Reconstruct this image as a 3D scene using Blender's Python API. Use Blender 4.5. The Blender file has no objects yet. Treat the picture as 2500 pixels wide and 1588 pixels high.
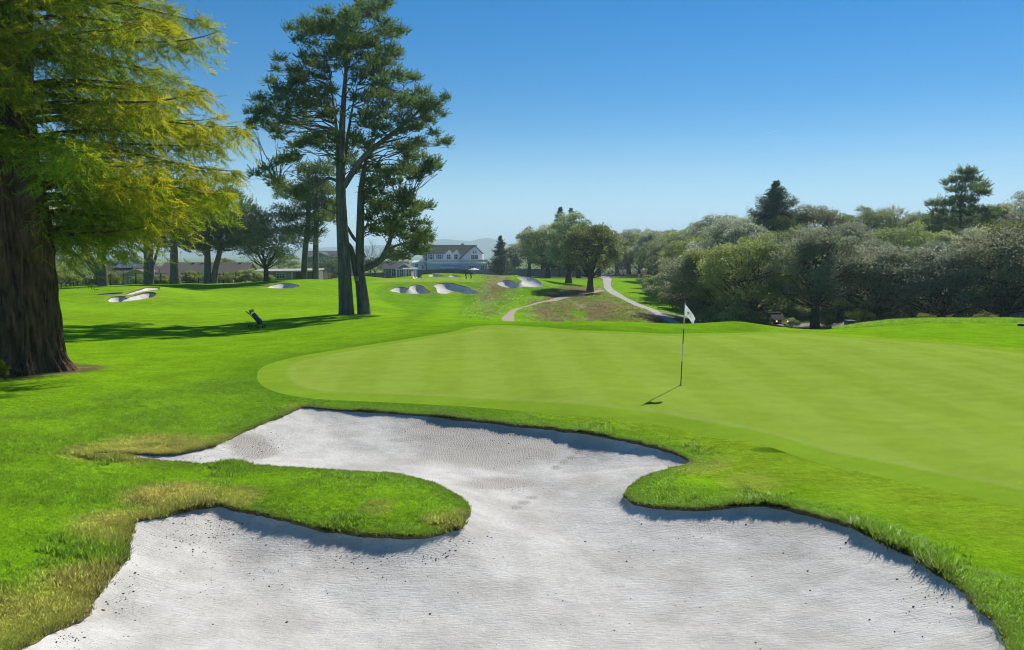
import bpy, bmesh, math, random
import numpy as np
from mathutils import Vector, Matrix

# ------------------------------------------------------------------ camera, sky, sun, exposure
SC = bpy.context.scene
COL = SC.collection
R = math.radians
F_PX, CX, CY, PITCH, CAM_H = 1962.0, 1250.0, 794.0, R(5.07), 3.4     # photo pixels (2500 wide)
SUN_AZ, SUN_EL = R(31.0), R(38.0)                                     # to the right of the view axis

cam = bpy.data.cameras.new('camera')
cam_o = bpy.data.objects.new('camera', cam); COL.objects.link(cam_o)
cam_o.location = (0, 0, CAM_H)
cam_o.rotation_euler = (R(90) - PITCH, 0, 0)
cam.sensor_width = 36.0
cam.lens = 36.0 * F_PX / 2500.0
cam.clip_start, cam.clip_end = 0.1, 60000.0
SC.camera = cam_o

W = bpy.data.worlds.new('World'); SC.world = W; W.use_nodes = True
wn = W.node_tree; wn.nodes.clear()
sky = wn.nodes.new('ShaderNodeTexSky'); sky.sky_type = 'NISHITA'; sky.sun_disc = False
sky.sun_elevation = SUN_EL; sky.sun_rotation = SUN_AZ
sky.altitude = 0; sky.air_density = 1.0; sky.dust_density = 0.0; sky.ozone_density = 5.0
# the sky's own colours: deeper blue aloft, paling evenly towards the horizon all the way round
hs = wn.nodes.new('ShaderNodeHueSaturation'); hs.inputs['Saturation'].default_value = 1.36; hs.inputs['Value'].default_value = 0.78
tcw = wn.nodes.new('ShaderNodeTexCoord'); sx = wn.nodes.new('ShaderNodeSeparateXYZ')
mr = wn.nodes.new('ShaderNodeMapRange'); mr.interpolation_type = 'SMOOTHERSTEP'
for i_, v_ in ((1, -0.08), (2, 0.20), (3, 0.95), (4, 0.0)): mr.inputs[i_].default_value = v_
hz = wn.nodes.new('ShaderNodeMix'); hz.data_type = 'RGBA'; hz.inputs[7].default_value = (4.6, 7.4, 9.8, 1)
bg = wn.nodes.new('ShaderNodeBackground'); bg.inputs[1].default_value = 0.1
wo = wn.nodes.new('ShaderNodeOutputWorld')
wn.links.new(sky.outputs[0], hs.inputs['Color']); wn.links.new(tcw.outputs['Generated'], sx.inputs[0])
wn.links.new(sx.outputs[2], mr.inputs[0]); wn.links.new(mr.outputs[0], hz.inputs[0]); wn.links.new(hs.outputs[0], hz.inputs[6])
wn.links.new(hz.outputs[2], bg.inputs[0]); wn.links.new(bg.outputs[0], wo.inputs[0])

sun = bpy.data.lights.new('sun', 'SUN'); sun.energy = 5.0; sun.angle = R(0.53); sun.color = (1.0, 0.95, 0.87)
sun_o = bpy.data.objects.new('sun', sun); COL.objects.link(sun_o)
S_DIR = Vector((math.sin(SUN_AZ) * math.cos(SUN_EL), math.cos(SUN_AZ) * math.cos(SUN_EL), math.sin(SUN_EL)))
sun_o.rotation_euler = S_DIR.to_track_quat('Z', 'Y').to_euler()
sun_o.location = (40, 60, 80)

SC.view_settings.view_transform = 'Standard'; SC.view_settings.look = 'None'
SC.view_settings.exposure = 0.18; SC.view_settings.gamma = 1.0
SC.render.engine = 'CYCLES'
SC.cycles.use_denoising = True; SC.cycles.denoising_prefilter = 'ACCURATE'
SC.cycles.max_bounces = 6; SC.cycles.diffuse_bounces = 3; SC.cycles.glossy_bounces = 2
SC.cycles.transmission_bounces = 4; SC.cycles.transparent_max_bounces = 8; SC.cycles.volume_bounces = 1
SC.cycles.sample_clamp_indirect = 4.0
SC.cycles.filter_width = 1.05

# ------------------------------------------------------------------ helpers
def lin(r, g, b):
    f = lambda c: (c / 255 / 12.92) if c / 255 <= 0.04045 else ((c / 255 + 0.055) / 1.055) ** 2.4
    return (f(r), f(g), f(b))

def tag(o, label=None, cat=None, group=None, kind=None):
    if label: o['label'] = label
    if cat: o['category'] = cat
    if group: o['group'] = group
    if kind: o['kind'] = kind
    return o

def thing(name, label, cat, loc=(0, 0, 0), rz=0.0, group=None):
    o = bpy.data.objects.new(name, None); COL.objects.link(o)
    o.empty_display_size = 0.3
    o.location = loc; o.rotation_euler = (0, 0, rz)
    return tag(o, label, cat, group)

def link(name, me, mat=None, parent=None):
    o = bpy.data.objects.new(name, me); COL.objects.link(o)
    if mat is not None and len(me.materials) == 0: me.materials.append(mat)
    if parent is not None: o.parent = parent
    return o

def dup(root, loc, rz=0.0, scale=1.0, label=None, group=None):
    def cp(o, par):
        c = o.copy(); COL.objects.link(c)
        if par is not None: c.parent = par
        for ch in list(o.children): cp(ch, c)
        return c
    r = cp(root, None)
    r.location = loc; r.rotation_euler = (0, 0, rz)
    r.scale = (scale,) * 3 if not hasattr(scale, '__len__') else scale
    if label: r['label'] = label
    if group: r['group'] = group
    return r

def np_mesh(name, V, F, smooth=False, attrs=None):
    """V (n,3), F list of (m,3)/(m,4) integer arrays; attrs: name -> (n,) float or (n,3) colour"""
    V = np.asarray(V, dtype=np.float32)
    if not isinstance(F, (list, tuple)): F = [F]
    F = [np.asarray(f, dtype=np.int32) for f in F if len(f)]
    me = bpy.data.meshes.new(name)
    me.vertices.add(len(V)); me.vertices.foreach_set('co', V.ravel())
    if F:
        idx = np.concatenate([f.ravel() for f in F])
        tot = np.concatenate([np.full(len(f), f.shape[1], dtype=np.int32) for f in F])
        st = np.concatenate([[0], np.cumsum(tot)[:-1]]).astype(np.int32)
        me.loops.add(len(idx)); me.loops.foreach_set('vertex_index', idx)
        me.polygons.add(len(tot)); me.polygons.foreach_set('loop_start', st)
        me.polygons.foreach_set('loop_total', tot)
        me.polygons.foreach_set('use_smooth', np.full(len(tot), smooth, dtype=bool))
    for k, a in (attrs or {}).items():
        a = np.asarray(a, dtype=np.float32)
        if a.ndim == 1:
            at = me.attributes.new(k, 'FLOAT', 'POINT'); at.data.foreach_set('value', a)
        else:
            at = me.attributes.new(k, 'FLOAT_COLOR', 'POINT')
            c = np.ones((len(a), 4), dtype=np.float32); c[:, :3] = a
            at.data.foreach_set('color', c.ravel())
    me.update(calc_edges=True); me.validate()
    return me

class MB:
    """collects boxes, tubes and prisms into one mesh"""
    def __init__(s): s.v = []; s.f = []
    def _add(s, vs, fs):
        n = len(s.v); s.v += [tuple(v) for v in vs]; s.f += [tuple(i + n for i in f) for f in fs]; return s
    def box(s, x0, x1, y0, y1, z0, z1, M=None):
        vs = [(x, y, z) for z in (z0, z1) for x, y in ((x0, y0), (x1, y0), (x1, y1), (x0, y1))]
        if M is not None: vs = [tuple(M @ Vector(v)) for v in vs]
        return s._add(vs, [(3, 2, 1, 0), (4, 5, 6, 7), (0, 1, 5, 4), (1, 2, 6, 5), (2, 3, 7, 6), (3, 0, 4, 7)])
    def prism(s, poly, axis, a, b):
        """poly of 2-D points extruded along axis ('x','y','z') from a to b"""
        def mk(p, t): return {'x': (t, p[0], p[1]), 'y': (p[0], t, p[1]), 'z': (p[0], p[1], t)}[axis]
        n = len(poly); vs = [mk(p, a) for p in poly] + [mk(p, b) for p in poly]
        fs = [tuple(range(n))[::-1], tuple(range(n, 2 * n))] + [(i, (i + 1) % n, n + (i + 1) % n, n + i) for i in range(n)]
        return s._add(vs, fs)
    def slab(s, quad, t):
        """four 3-D corners made into a slab of thickness t (below)"""
        q = [Vector(p) for p in quad]; nrm = (q[1] - q[0]).cross(q[3] - q[0]).normalized()
        if nrm.z < 0: nrm = -nrm
        vs = [tuple(p - nrm * t) for p in q] + [tuple(p) for p in q]
        return s._add(vs, [(3, 2, 1, 0), (4, 5, 6, 7), (0, 1, 5, 4), (1, 2, 6, 5), (2, 3, 7, 6), (3, 0, 4, 7)])
    def tube(s, pts, rad, n=8, cap=True):
        pts = [Vector(p) for p in pts]
        if not hasattr(rad, '__len__'): rad = [rad] * len(pts)
        rings = []; N0 = None
        for i, p in enumerate(pts):
            t = (pts[min(i + 1, len(pts) - 1)] - pts[max(i - 1, 0)]).normalized()
            if N0 is None:
                N0 = t.cross(Vector((0, 0, 1)) if abs(t.z) < 0.9 else Vector((1, 0, 0))).normalized()
            else:
                N0 = (N0 - t * N0.dot(t)).normalized()
            B = t.cross(N0)
            rings.append([p + (N0 * math.cos(2 * math.pi * k / n) + B * math.sin(2 * math.pi * k / n)) * rad[i] for k in range(n)])
        vs = [tuple(v) for r_ in rings for v in r_]
        fs = [(i * n + k, i * n + (k + 1) % n, (i + 1) * n + (k + 1) % n, (i + 1) * n + k) for i in range(len(pts) - 1) for k in range(n)]
        if cap: fs += [tuple(range(n))[::-1], tuple(range((len(pts) - 1) * n, len(pts) * n))]
        return s._add(vs, fs)
    def lathe(s, prof, n=16, M=None):
        vs = []; 
        for r_, z in prof:
            vs += [(r_ * math.cos(2 * math.pi * k / n), r_ * math.sin(2 * math.pi * k / n), z) for k in range(n)]
        if M is not None: vs = [tuple(M @ Vector(v)) for v in vs]
        m = len(prof)
        fs = [(i * n + k, i * n + (k + 1) % n, (i + 1) * n + (k + 1) % n, (i + 1) * n + k) for i in range(m - 1) for k in range(n)]
        fs += [tuple(range(n))[::-1], tuple(range((m - 1) * n, m * n))]
        return s._add(vs, fs)
    def build(s, name, mat, parent=None, smooth=False, bevel=0.0):
        me = bpy.data.meshes.new(name); me.from_pydata(s.v, [], s.f); me.update()
        if smooth: me.polygons.foreach_set('use_smooth', [True] * len(me.polygons))
        o = link(name, me, mat, parent)
        if bevel:
            b = o.modifiers.new('bevel', 'BEVEL'); b.width = bevel; b.segments = 2; b.limit_method = 'ANGLE'
        return o

def hash2(ix, iy, s):
    h = (ix * 374761393 + iy * 668265263 + s * 2147483647) & 0xffffffff
    h = ((h ^ (h >> 13)) * 1274126177) & 0xffffffff
    return ((h ^ (h >> 16)) & 0xffff) / 65535.0

def vnoise(x, y, s=0):
    x = np.asarray(x, dtype=np.float64); y = np.asarray(y, dtype=np.float64)
    ix = np.floor(x).astype(np.int64); iy = np.floor(y).astype(np.int64)
    fx = x - ix; fy = y - iy; fx = fx * fx * (3 - 2 * fx); fy = fy * fy * (3 - 2 * fy)
    a = hash2(ix, iy, s); b = hash2(ix + 1, iy, s); c = hash2(ix, iy + 1, s); d = hash2(ix + 1, iy + 1, s)
    return (a + (b - a) * fx) * (1 - fy) + (c + (d - c) * fx) * fy

def fbm(x, y, s=0, o=3):
    r = 0; a = 0.5; t = 0
    for i in range(o):
        r = r + a * vnoise(x * 2 ** i, y * 2 ** i, s + 17 * i); t += a; a *= 0.5
    return r / t

def sstep(a, b, x):
    t = np.clip((np.asarray(x, dtype=float) - a) / (b - a), 0, 1); return t * t * (3 - 2 * t)

# ------------------------------------------------------------------ materials
MATS = {}
def new_mat(name):
    m = bpy.data.materials.new(name); m.use_nodes = True
    nt = m.node_tree; nt.nodes.clear()
    out = nt.nodes.new('ShaderNodeOutputMaterial')
    MATS[name] = m
    return m, nt, out

def N(nt, typ, **kw):
    n = nt.nodes.new(typ)
    for k, v in kw.items():
        if k.startswith('i_'):
            key = k[2:]; key = int(key) if key.isdigit() else key
            n.inputs[key].default_value = v
        else: setattr(n, k, v)
    return n

def noise(nt, scale, detail=4, rough=0.55, vec=None):
    n = N(nt, 'ShaderNodeTexNoise', i_Scale=scale, i_Detail=detail, i_Roughness=rough)
    if vec is not None: nt.links.new(vec, n.inputs['Vector'])
    return n

def maprange(nt, sock, a, b, c, d):
    n = N(nt, 'ShaderNodeMapRange', i_1=a, i_2=b, i_3=c, i_4=d); nt.links.new(sock, n.inputs[0]); return n.outputs[0]

def mixc(nt, fac, a, b, blend='MIX'):
    n = nt.nodes.new('ShaderNodeMix'); n.data_type = 'RGBA'; n.blend_type = blend
    for s, v in ((0, fac), (6, a), (7, b)):
        if hasattr(v, 'is_linked') or hasattr(v, 'links'): nt.links.new(v, n.inputs[s])
        elif s == 0: n.inputs[0].default_value = v
        else: n.inputs[s].default_value = (*v[:3], 1)
    return n.outputs[2]

def plain(name, col, rough=0.7, metal=0.0, var=0.12, scale=6.0, bump=0.0, spec=0.3):
    """painted / solid surface with slight wear variation"""
    m, nt, out = new_mat(name)
    p = N(nt, 'ShaderNodeBsdfPrincipled', i_Roughness=rough, i_Metallic=metal)
    p.inputs['Specular IOR Level'].default_value = spec
    tc = N(nt, 'ShaderNodeTexCoord')
    n = noise(nt, scale, 5, 0.6, tc.outputs['Object'])
    f = maprange(nt, n.outputs[0], 0.3, 0.7, 0, 1)
    c = mixc(nt, f, tuple(x * (1 - var) for x in col), tuple(min(1, x * (1 + var)) for x in col))
    nt.links.new(c, p.inputs['Base Color'])
    if bump:
        b = N(nt, 'ShaderNodeBump', i_Strength=bump, i_Distance=0.02); nt.links.new(n.outputs[0], b.inputs['Height'])
        nt.links.new(b.outputs[0], p.inputs['Normal'])
    nt.links.new(p.outputs[0], out.inputs[0])
    return m

def leaf_mat(name, ca, cb, trans=0.35, tcol=None, rough=0.45, spec=0.35, vary=0.0):
    """leaf surface: colour by the leaf's own 'tint', some light passing through"""
    m, nt, out = new_mat(name)
    at = N(nt, 'ShaderNodeAttribute', attribute_name='tint')
    c = mixc(nt, at.outputs['Fac'], ca, cb)
    oi = N(nt, 'ShaderNodeObjectInfo')                      # every tree its own shade of green
    def own(col):
        if not vary: return col
        h = N(nt, 'ShaderNodeHueSaturation'); nt.links.new(col, h.inputs['Color']); nt.links.new(maprange(nt, oi.outputs['Random'], 0, 1, 1 - vary, 1 + vary), h.inputs['Value'])
        m2 = N(nt, 'ShaderNodeMath', operation='FRACT'); m3 = N(nt, 'ShaderNodeMath', operation='MULTIPLY', i_1=7.31); nt.links.new(oi.outputs['Random'], m3.inputs[0]); nt.links.new(m3.outputs[0], m2.inputs[0])
        nt.links.new(maprange(nt, m2.outputs[0], 0, 1, .475, .525), h.inputs['Hue']); nt.links.new(maprange(nt, m2.outputs[0], 0, 1, 1.15, .75), h.inputs['Saturation'])
        return h.outputs[0]
    c = own(c)
    p = N(nt, 'ShaderNodeBsdfPrincipled', i_Roughness=rough); p.inputs['Specular IOR Level'].default_value = spec
    nt.links.new(c, p.inputs['Base Color'])
    t = N(nt, 'ShaderNodeBsdfTranslucent')
    if tcol is None: nt.links.new(c, t.inputs[0])
    else:
        c2 = own(mixc(nt, at.outputs['Fac'], tcol[0], tcol[1])); nt.links.new(c2, t.inputs[0])
    mx = N(nt, 'ShaderNodeMixShader', i_0=trans)
    nt.links.new(p.outputs[0], mx.inputs[1]); nt.links.new(t.outputs[0], mx.inputs[2])
    nt.links.new(mx.outputs[0], out.inputs[0])
    return m

def bark_mat(name, ca, cb, scale=3.0, stretch=0.12, bump=0.8, dist=0.05):
    m, nt, out = new_mat(name)
    p = N(nt, 'ShaderNodeBsdfPrincipled', i_Roughness=0.9); p.inputs['Specular IOR Level'].default_value = 0.15
    tc = N(nt, 'ShaderNodeTexCoord'); mp = N(nt, 'ShaderNodeMapping'); mp.inputs['Scale'].default_value = (1, 1, stretch)
    nt.links.new(tc.outputs['Object'], mp.inputs['Vector'])
    n = noise(nt, scale, 8, 0.65, mp.outputs[0]); n2 = noise(nt, scale * 0.25, 3, 0.5, tc.outputs['Object'])
    f = maprange(nt, n.outputs[0], 0.35, 0.68, 0, 1)
    c = mixc(nt, f, ca, cb); c = mixc(nt, maprange(nt, n2.outputs[0], 0.3, 0.7, 0.0, 0.5), c, tuple(x * 0.6 for x in cb))
    nt.links.new(c, p.inputs['Base Color'])
    b = N(nt, 'ShaderNodeBump', i_Strength=bump, i_Distance=dist); nt.links.new(n.outputs[0], b.inputs['Height'])
    nt.links.new(b.outputs[0], p.inputs['Normal'])
    nt.links.new(p.outputs[0], out.inputs[0])
    return m
# ------------------------------------------------------------------ terrain surface
CP, SP = math.cos(PITCH), math.sin(PITCH)
def ray(px, py):
    u = np.asarray(px, float) - CX; v = CY - np.asarray(py, float)
    return u, v * SP + F_PX * CP, v * CP - F_PX * SP
def ptY(px, py, Y):
    a, b, c = ray(px, py); k = np.asarray(Y, float) / b
    return a * k, b * k, CAM_H + c * k
def ptZ(px, py, z):
    a, b, c = ray(px, py); k = (np.asarray(z, float) - CAM_H) / c
    return a * k, b * k, CAM_H + c * k

# survey points: what stands at (px, py) lies at height z ...
SURV_Z = [(50, 1588, -.15), (50, 1400, -.12), (100, 1250, -.08), (100, 1100, -.05), (300, 1250, -.2), (500, 1180, -.25),
    (700, 1195, -.22), (900, 1220, -.25), (1050, 1240, -.35), (1147, 1250, -.5), (870, 1307, -.48), (600, 1247, -.4),
    (330, 1300, -.3), (220, 1480, -.35), (870, 1153, -.4), (600, 1137, -.3), (300, 1118, -.2), (759, 996, -.2),
    (560, 1070, -.25), (1100, 1020, -.25), (1316, 1042, -.3), (1549, 1080, -.35), (1685, 1130, -.45), (1528, 1210, -.55),
    (1700, 1245, -.5), (1900, 1238, -.4), (2100, 1295, -.35), (2300, 1400, -.33), (2460, 1588, -.33), (1640, 1190, -.42),
    (1300, 1350, -.55), (1300, 1550, -.5), (700, 1400, -.5), (1900, 1450, -.5), (1100, 1100, -.42), (500, 1500, -.45),
    (2000, 1130, -.3), (2400, 1300, -.28), (1850, 1100, -.2), (1500, 1030, -.17),
    (1662, 941, 0), (900, 940, -.06), (650, 900, -.06), (1200, 870, .1), (1200, 800, .25), (1700, 815, .25), (2000, 900, .05),
    (2400, 1000, -.1), (2400, 870, .1), (2100, 830, .2), (1400, 980, -.05), (2400, 1180, -.2),
    (300, 900, -.1), (300, 980, -.05), (170, 920, 0), (20, 930, 0), (450, 850, -.3), (620, 803, -.75), (250, 790, -.62), (840, 768, -.75)]
# ... or at distance Y
SURV_Y = [(1000, 768, 60), (900, 790, 42), (1300, 780, 72), (1200, 775, 66), (1100, 770, 62), (1450, 790, 80), (1600, 792, 82),
    (1300, 740, 100), (1450, 740, 108), (1600, 760, 94), (1690, 800, 82), (1560, 720, 125), (1500, 690, 165), (1440, 712, 130),
    (1390, 692, 155), (1560, 683, 190), (1600, 690, 175), (1640, 700, 160), (1560, 700, 158), (1480, 676, 235), (1620, 679, 215),
    (1150, 719, 118), (1060, 719, 118), (1150, 690, 128), (1140, 683, 149), (1000, 685, 146), (1000, 719, 117), (1010, 693, 124), (950, 692, 136), (900, 700, 115),
    (900, 740, 80), (1000, 750, 82), (1000, 732, 103), (700, 740, 76), (700, 712, 96), (690, 704, 101), (690, 690, 107), (500, 720, 90), (300, 760, 59),
    (200, 730, 78), (320, 741, 76), (360, 700, 90), (450, 706, 98), (150, 707, 103), (450, 694, 116), (620, 691, 119), (740, 684, 122), (880, 674, 150), (940, 680, 158),
    (1066, 676, 158), (1070, 668.5, 165), (1090, 668, 170), (1200, 676, 160), (1270, 705, 126), (1290, 675, 138), (1340, 690, 140), (1240, 700, 128), (1240, 684, 134),
    (2300, 781, 50), (2480, 780, 50), (2180, 783, 50), (2100, 793, 47), (2050, 803, 44), (2300, 812, 38), (2480, 815, 38), (2000, 815, 36.5), (1800, 806, 36.5)]
# ... and points the photograph does not show: (px, Y, z)
SURV_H = [(1250, 3.2, .55), (300, 3.2, .55), (2200, 3.2, .55), (1250, .3, 1.6), (-2500, 1.0, 1.2), (5000, 1.0, 1.2),
    (1500, 38.5, .15), (1800, 39, .12), (1250, 39, .1), (1500, 47, -1.6), (1800, 47, -1.6), (1500, 62, -3.4), (1750, 62, -4.1), (1950, 52, -2.0), (1250, 47, -.6),
    (2300, 60, -2.4), (2500, 60, -2.4), (2300, 76, -3.9), (2000, 74, -3.7), (1800, 76, -4.3), (1750, 92, -4.5), (2000, 92, -4.6), (2400, 92, -4.4),
    (2300, 130, 0.5), (2300, 180, 5), (1950, 130, -2.6), (1950, 190, 0), (2800, 60, -2.5), (2800, 100, -2), (2800, 160, 5), (1700, 130, -3.6), (1700, 200, -2.6),
    (200, 118, -1.3), (450, 130, -1.9), (200, 140, -2.7), (700, 138, -2.2), (700, 170, -3.0), (200, 200, -3.6), (900, 172, -2.2), (1080, 190, -2.3), (1200, 200, -2.7), (1350, 200, -2.6),
    (1250, 240, -3.0), (900, 240, -3.4), (1500, 300, -4), (2000, 300, 2), (2500, 300, 6),
    (-700, 30, .3), (-700, 80, 0), (-700, 200, -2), (3300, 30, -.2), (3300, 80, -2),
    (-700, 500, -8), (600, 500, -8), (1250, 500, -8), (1900, 500, -4), (3000, 500, 0), (-700, 1200, -12), (1250, 1200, -12), (3000, 1200, -10), (-700, 4000, -14), (1250, 4000, -14), (3000, 4000, -14)]

OY = -4.0                                              # pole of the ground grid, behind the camera
def qmap(x, y):
    x = np.asarray(x, float); y = np.asarray(y, float)
    r = np.hypot(x, y - OY); return np.stack([np.arctan2(x, y - OY) * 1.6, np.log(np.maximum(r, 1e-3))], -1)
_s = [ptZ(*p) for p in SURV_Z] + [ptY(*p) for p in SURV_Y] + [((p[0] - CX) / F_PX * p[1], p[1], p[2]) for p in SURV_H]
_s = np.array([[float(c) for c in p] for p in _s])
_q = qmap(_s[:, 0], _s[:, 1])
def _tps(r2): return np.where(r2 > 1e-12, 0.5 * r2 * np.log(np.maximum(r2, 1e-12)), 0)
_n = len(_q)
_A = np.zeros((_n + 3, _n + 3)); _d = ((_q[:, None] - _q[None]) ** 2).sum(-1)
_A[:_n, :_n] = _tps(_d) + np.eye(_n) * 2e-4
_A[:_n, _n] = 1; _A[:_n, _n + 1:] = _q; _A[_n, :_n] = 1; _A[_n + 1:, :_n] = _q.T
_w = np.linalg.solve(_A, np.concatenate([_s[:, 2], np.zeros(3)]))
def base_z(x, y):
    x = np.asarray(x, float); y = np.asarray(y, float); sh = x.shape
    q = qmap(x.ravel(), y.ravel()); out = np.empty(len(q))
    for i in range(0, len(q), 20000):
        c = q[i:i + 20000]; d = ((c[:, None] - _q[None]) ** 2).sum(-1)
        out[i:i + 20000] = _tps(d) @ _w[:_n] + _w[_n] + c @ _w[_n + 1:]
    return out.reshape(sh)

def ground_hit(px, py, ymin=4.0, ymax=420.0):
    """where the line of sight of a photo pixel meets the ground"""
    px = np.asarray(px, float); py = np.asarray(py, float)
    Y = np.geomspace(ymin, ymax, 340)
    a, b, c = ray(px, py); k = Y[None] / b[:, None]
    X = a[:, None] * k; Z = CAM_H + c[:, None] * k
    dz = Z - base_z(X, np.broadcast_to(Y[None], X.shape))
    hit = (dz[:, 1:] <= 0) & (dz[:, :-1] > 0)
    i = np.where(hit.any(1), hit.argmax(1), 338)
    j = np.arange(len(px)); t = np.clip(dz[j, i] / np.where(np.abs(dz[j, i] - dz[j, i + 1]) < 1e-9, 1, dz[j, i] - dz[j, i + 1]), 0, 1)
    return np.stack([X[j, i] + (X[j, i + 1] - X[j, i]) * t, Y[i] + (Y[i + 1] - Y[i]) * t], -1)

def smooth_loop(P, k=4, closed=True):
    P = np.asarray(P, float); n = len(P); out = []
    for i in range(n if closed else n - 1):
        p0, p1, p2, p3 = (P[(i - 1) % n], P[i], P[(i + 1) % n], P[(i + 2) % n]) if closed else (P[max(i - 1, 0)], P[i], P[i + 1], P[min(i + 2, n - 1)])
        for t in np.arange(k) / k:
            out.append(0.5 * (2 * p1 + (p2 - p0) * t + (2 * p0 - 5 * p1 + 4 * p2 - p3) * t * t + (3 * p1 - p0 - 3 * p2 + p3) * t ** 3))
    return np.array(out)

def poly_sd(x, y, P, margin=8.0):
    """signed distance to a closed outline, negative inside"""
    x = np.asarray(x, float).ravel(); y = np.asarray(y, float).ravel()
    out = np.full(len(x), margin * 2.0)
    lo = P.min(0) - margin; hi = P.max(0) + margin
    m = np.where((x > lo[0]) & (x < hi[0]) & (y > lo[1]) & (y < hi[1]))[0]
    A = P; B = np.roll(P, -1, 0); E = B - A; L2 = (E ** 2).sum(1) + 1e-12
    for i in range(0, len(m), 8000):
        k = m[i:i + 8000]; qx = x[k][:, None]; qy = y[k][:, None]
        wx = qx - A[None, :, 0]; wy = qy - A[None, :, 1]
        t = np.clip((wx * E[:, 0] + wy * E[:, 1]) / L2, 0, 1)
        d = np.sqrt(((wx - t * E[:, 0]) ** 2 + (wy - t * E[:, 1]) ** 2).min(1))
        c = (A[None, :, 1] > qy) != (B[None, :, 1] > qy)
        xi = A[None, :, 0] + (qy - A[None, :, 1]) / np.where(E[None, :, 1] == 0, 1e-12, E[None, :, 1]) * E[None, :, 0]
        ins = ((c & (qx < xi)).sum(1) % 2) == 1
        out[k] = np.where(ins, -d, d)
    return out

def outline(pts, k=4, ymin=4.0, ymax=420.0, sc=1.0):
    p = np.array(pts, float) * sc
    return smooth_loop(ground_hit(p[:, 0], p[:, 1], ymin, ymax), k)

# ------------------------------------------------------------------ outlines
NEAR_SAND = [(745, 996), (820, 1001), (893, 1005), (997, 1012), (1100, 1021), (1200, 1031), (1316, 1043), (1374, 1051), (1447, 1060), (1505, 1072), (1549, 1080),
    (1607, 1093), (1651, 1108), (1680, 1121), (1686, 1130), (1677, 1136), (1636, 1144), (1592, 1157), (1558, 1175), (1534, 1195), (1528, 1210), (1543, 1226), (1578, 1237),
    (1636, 1243), (1709, 1245), (1767, 1238), (1840, 1234), (1900, 1238), (1943, 1248), (2007, 1266), (2071, 1283), (2119, 1301), (2183, 1336), (2246, 1371), (2294, 1397),
    (2342, 1441), (2390, 1486), (2438, 1530), (2457, 1562), (2470, 1600), (2500, 1680), (2400, 1800), (1900, 1900), (1300, 1930), (700, 1900), (200, 1800), (10, 1680), (40, 1605),
    (81, 1571), (116, 1551), (163, 1531), (203, 1499), (233, 1464), (250, 1429), (279, 1394), (302, 1369), (310, 1339), (334, 1278), (380, 1266), (430, 1254), (494, 1239),
    (538, 1235), (590, 1246), (640, 1258), (700, 1271), (765, 1286), (823, 1299), (894, 1308), (968, 1309), (1035, 1311), (1085, 1303), (1123, 1288), (1142, 1266), (1146, 1247),
    (1129, 1223), (1100, 1203), (1041, 1179), (997, 1168), (953, 1160), (865, 1153), (791, 1149), (718, 1143), (600, 1137), (494, 1134), (407, 1129), (349, 1123), (262, 1116),
    (230, 1111), (250, 1106), (300, 1108), (378, 1111), (436, 1108), (471, 1102), (523, 1088), (552, 1074), (596, 1053), (640, 1037), (683, 1020), (718, 1004)]
NEAR_GREEN = [(605, 880), (612, 903), (655, 924), (740, 938), (850, 944), (1000, 951), (1200, 965), (1400, 981), (1560, 1003), (1700, 1030), (1850, 1065), (2000, 1105),
    (2150, 1140), (2300, 1172), (2408, 1195), (2600, 1235), (2800, 1200), (2800, 950), (2600, 850), (2408, 828), (2300, 815), (2200, 806), (2100, 800), (2000, 793), (1920, 785), (1850, 781),
    (1750, 783), (1600, 785), (1480, 781), (1350, 776), (1250, 768), (1160, 765), (1100, 771), (1060, 781), (1000, 791), (900, 806), (800, 822), (720, 835), (660, 848), (620, 862)]
FAR_GREEN = [(860, 700), (905, 691), (960, 689), (1040, 688), (1100, 688), (1150, 690), (1190, 684), (1215, 679), (1180, 676.5), (1120, 677), (1040, 678), (960, 681), (900, 687)]
FAR_SAND = {
    'B4': [(1059, 697), (1076, 692), (1098, 691), (1120, 696), (1143, 702), (1164, 710), (1169, 717), (1138, 717), (1116, 712), (1103, 712), (1092, 717), (1070, 715), (1065, 705)],
    'B3': [(952, 709), (970, 701), (986, 702), (998, 706), (1002, 699), (1017, 695), (1032, 699), (1039, 706), (1050, 713), (1043, 717), (1010, 717), (973, 714)],
    'B5': [(1214, 691), (1229, 685), (1244, 685), (1257, 689), (1271, 692), (1273, 685), (1262, 679), (1266, 676), (1293, 676), (1315, 685), (1326, 697), (1312, 701), (1284, 699), (1259, 703), (1240, 702), (1222, 697)],
    'B6a': [(1008, 676), (1019, 672.5), (1030, 675), (1019, 677.5)],
    'B6b': [(1045, 674), (1056, 670), (1074, 670), (1087, 674), (1066, 676)],
    'B6c': [(1094, 673.5), (1110, 671.5), (1127, 675.5), (1105, 677)],
    'B2': [(650, 703), (669, 695), (697, 691.5), (724, 695), (731, 699), (709, 705), (675, 705)],
    'B1': [(264, 736), (272, 726), (308, 724), (300, 731), (327, 722), (358, 715), (379, 716), (376, 724), (335, 732), (288, 738)],
    'B1b': [(308, 718), (340, 708), (358, 702.5), (389, 702.5), (387, 708), (350, 713), (316, 721)],
    'B1c': [(233, 720), (287, 715), (304, 717), (261, 721.5)]}
CART_PATH = [(1450, 672), (1469, 680), (1473, 689), (1476, 704), (1491, 718), (1524, 733), (1558, 749), (1602, 769), (1636, 789), (1665, 808), (1690, 808), (1660, 789),
    (1636, 776), (1607, 760), (1558, 740), (1524, 724), (1498, 707), (1491, 693), (1493, 681), (1480, 672)]
DIRT_PATH = [(1222, 783), (1233, 769), (1253, 756), (1287, 747), (1324, 736), (1369, 724), (1413, 720), (1470, 708), (1470, 712), (1413, 724), (1380, 729), (1336, 738), (1300, 747), (1273, 753), (1256, 767), (1253, 787)]
K = 2500 / 2408.0
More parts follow.
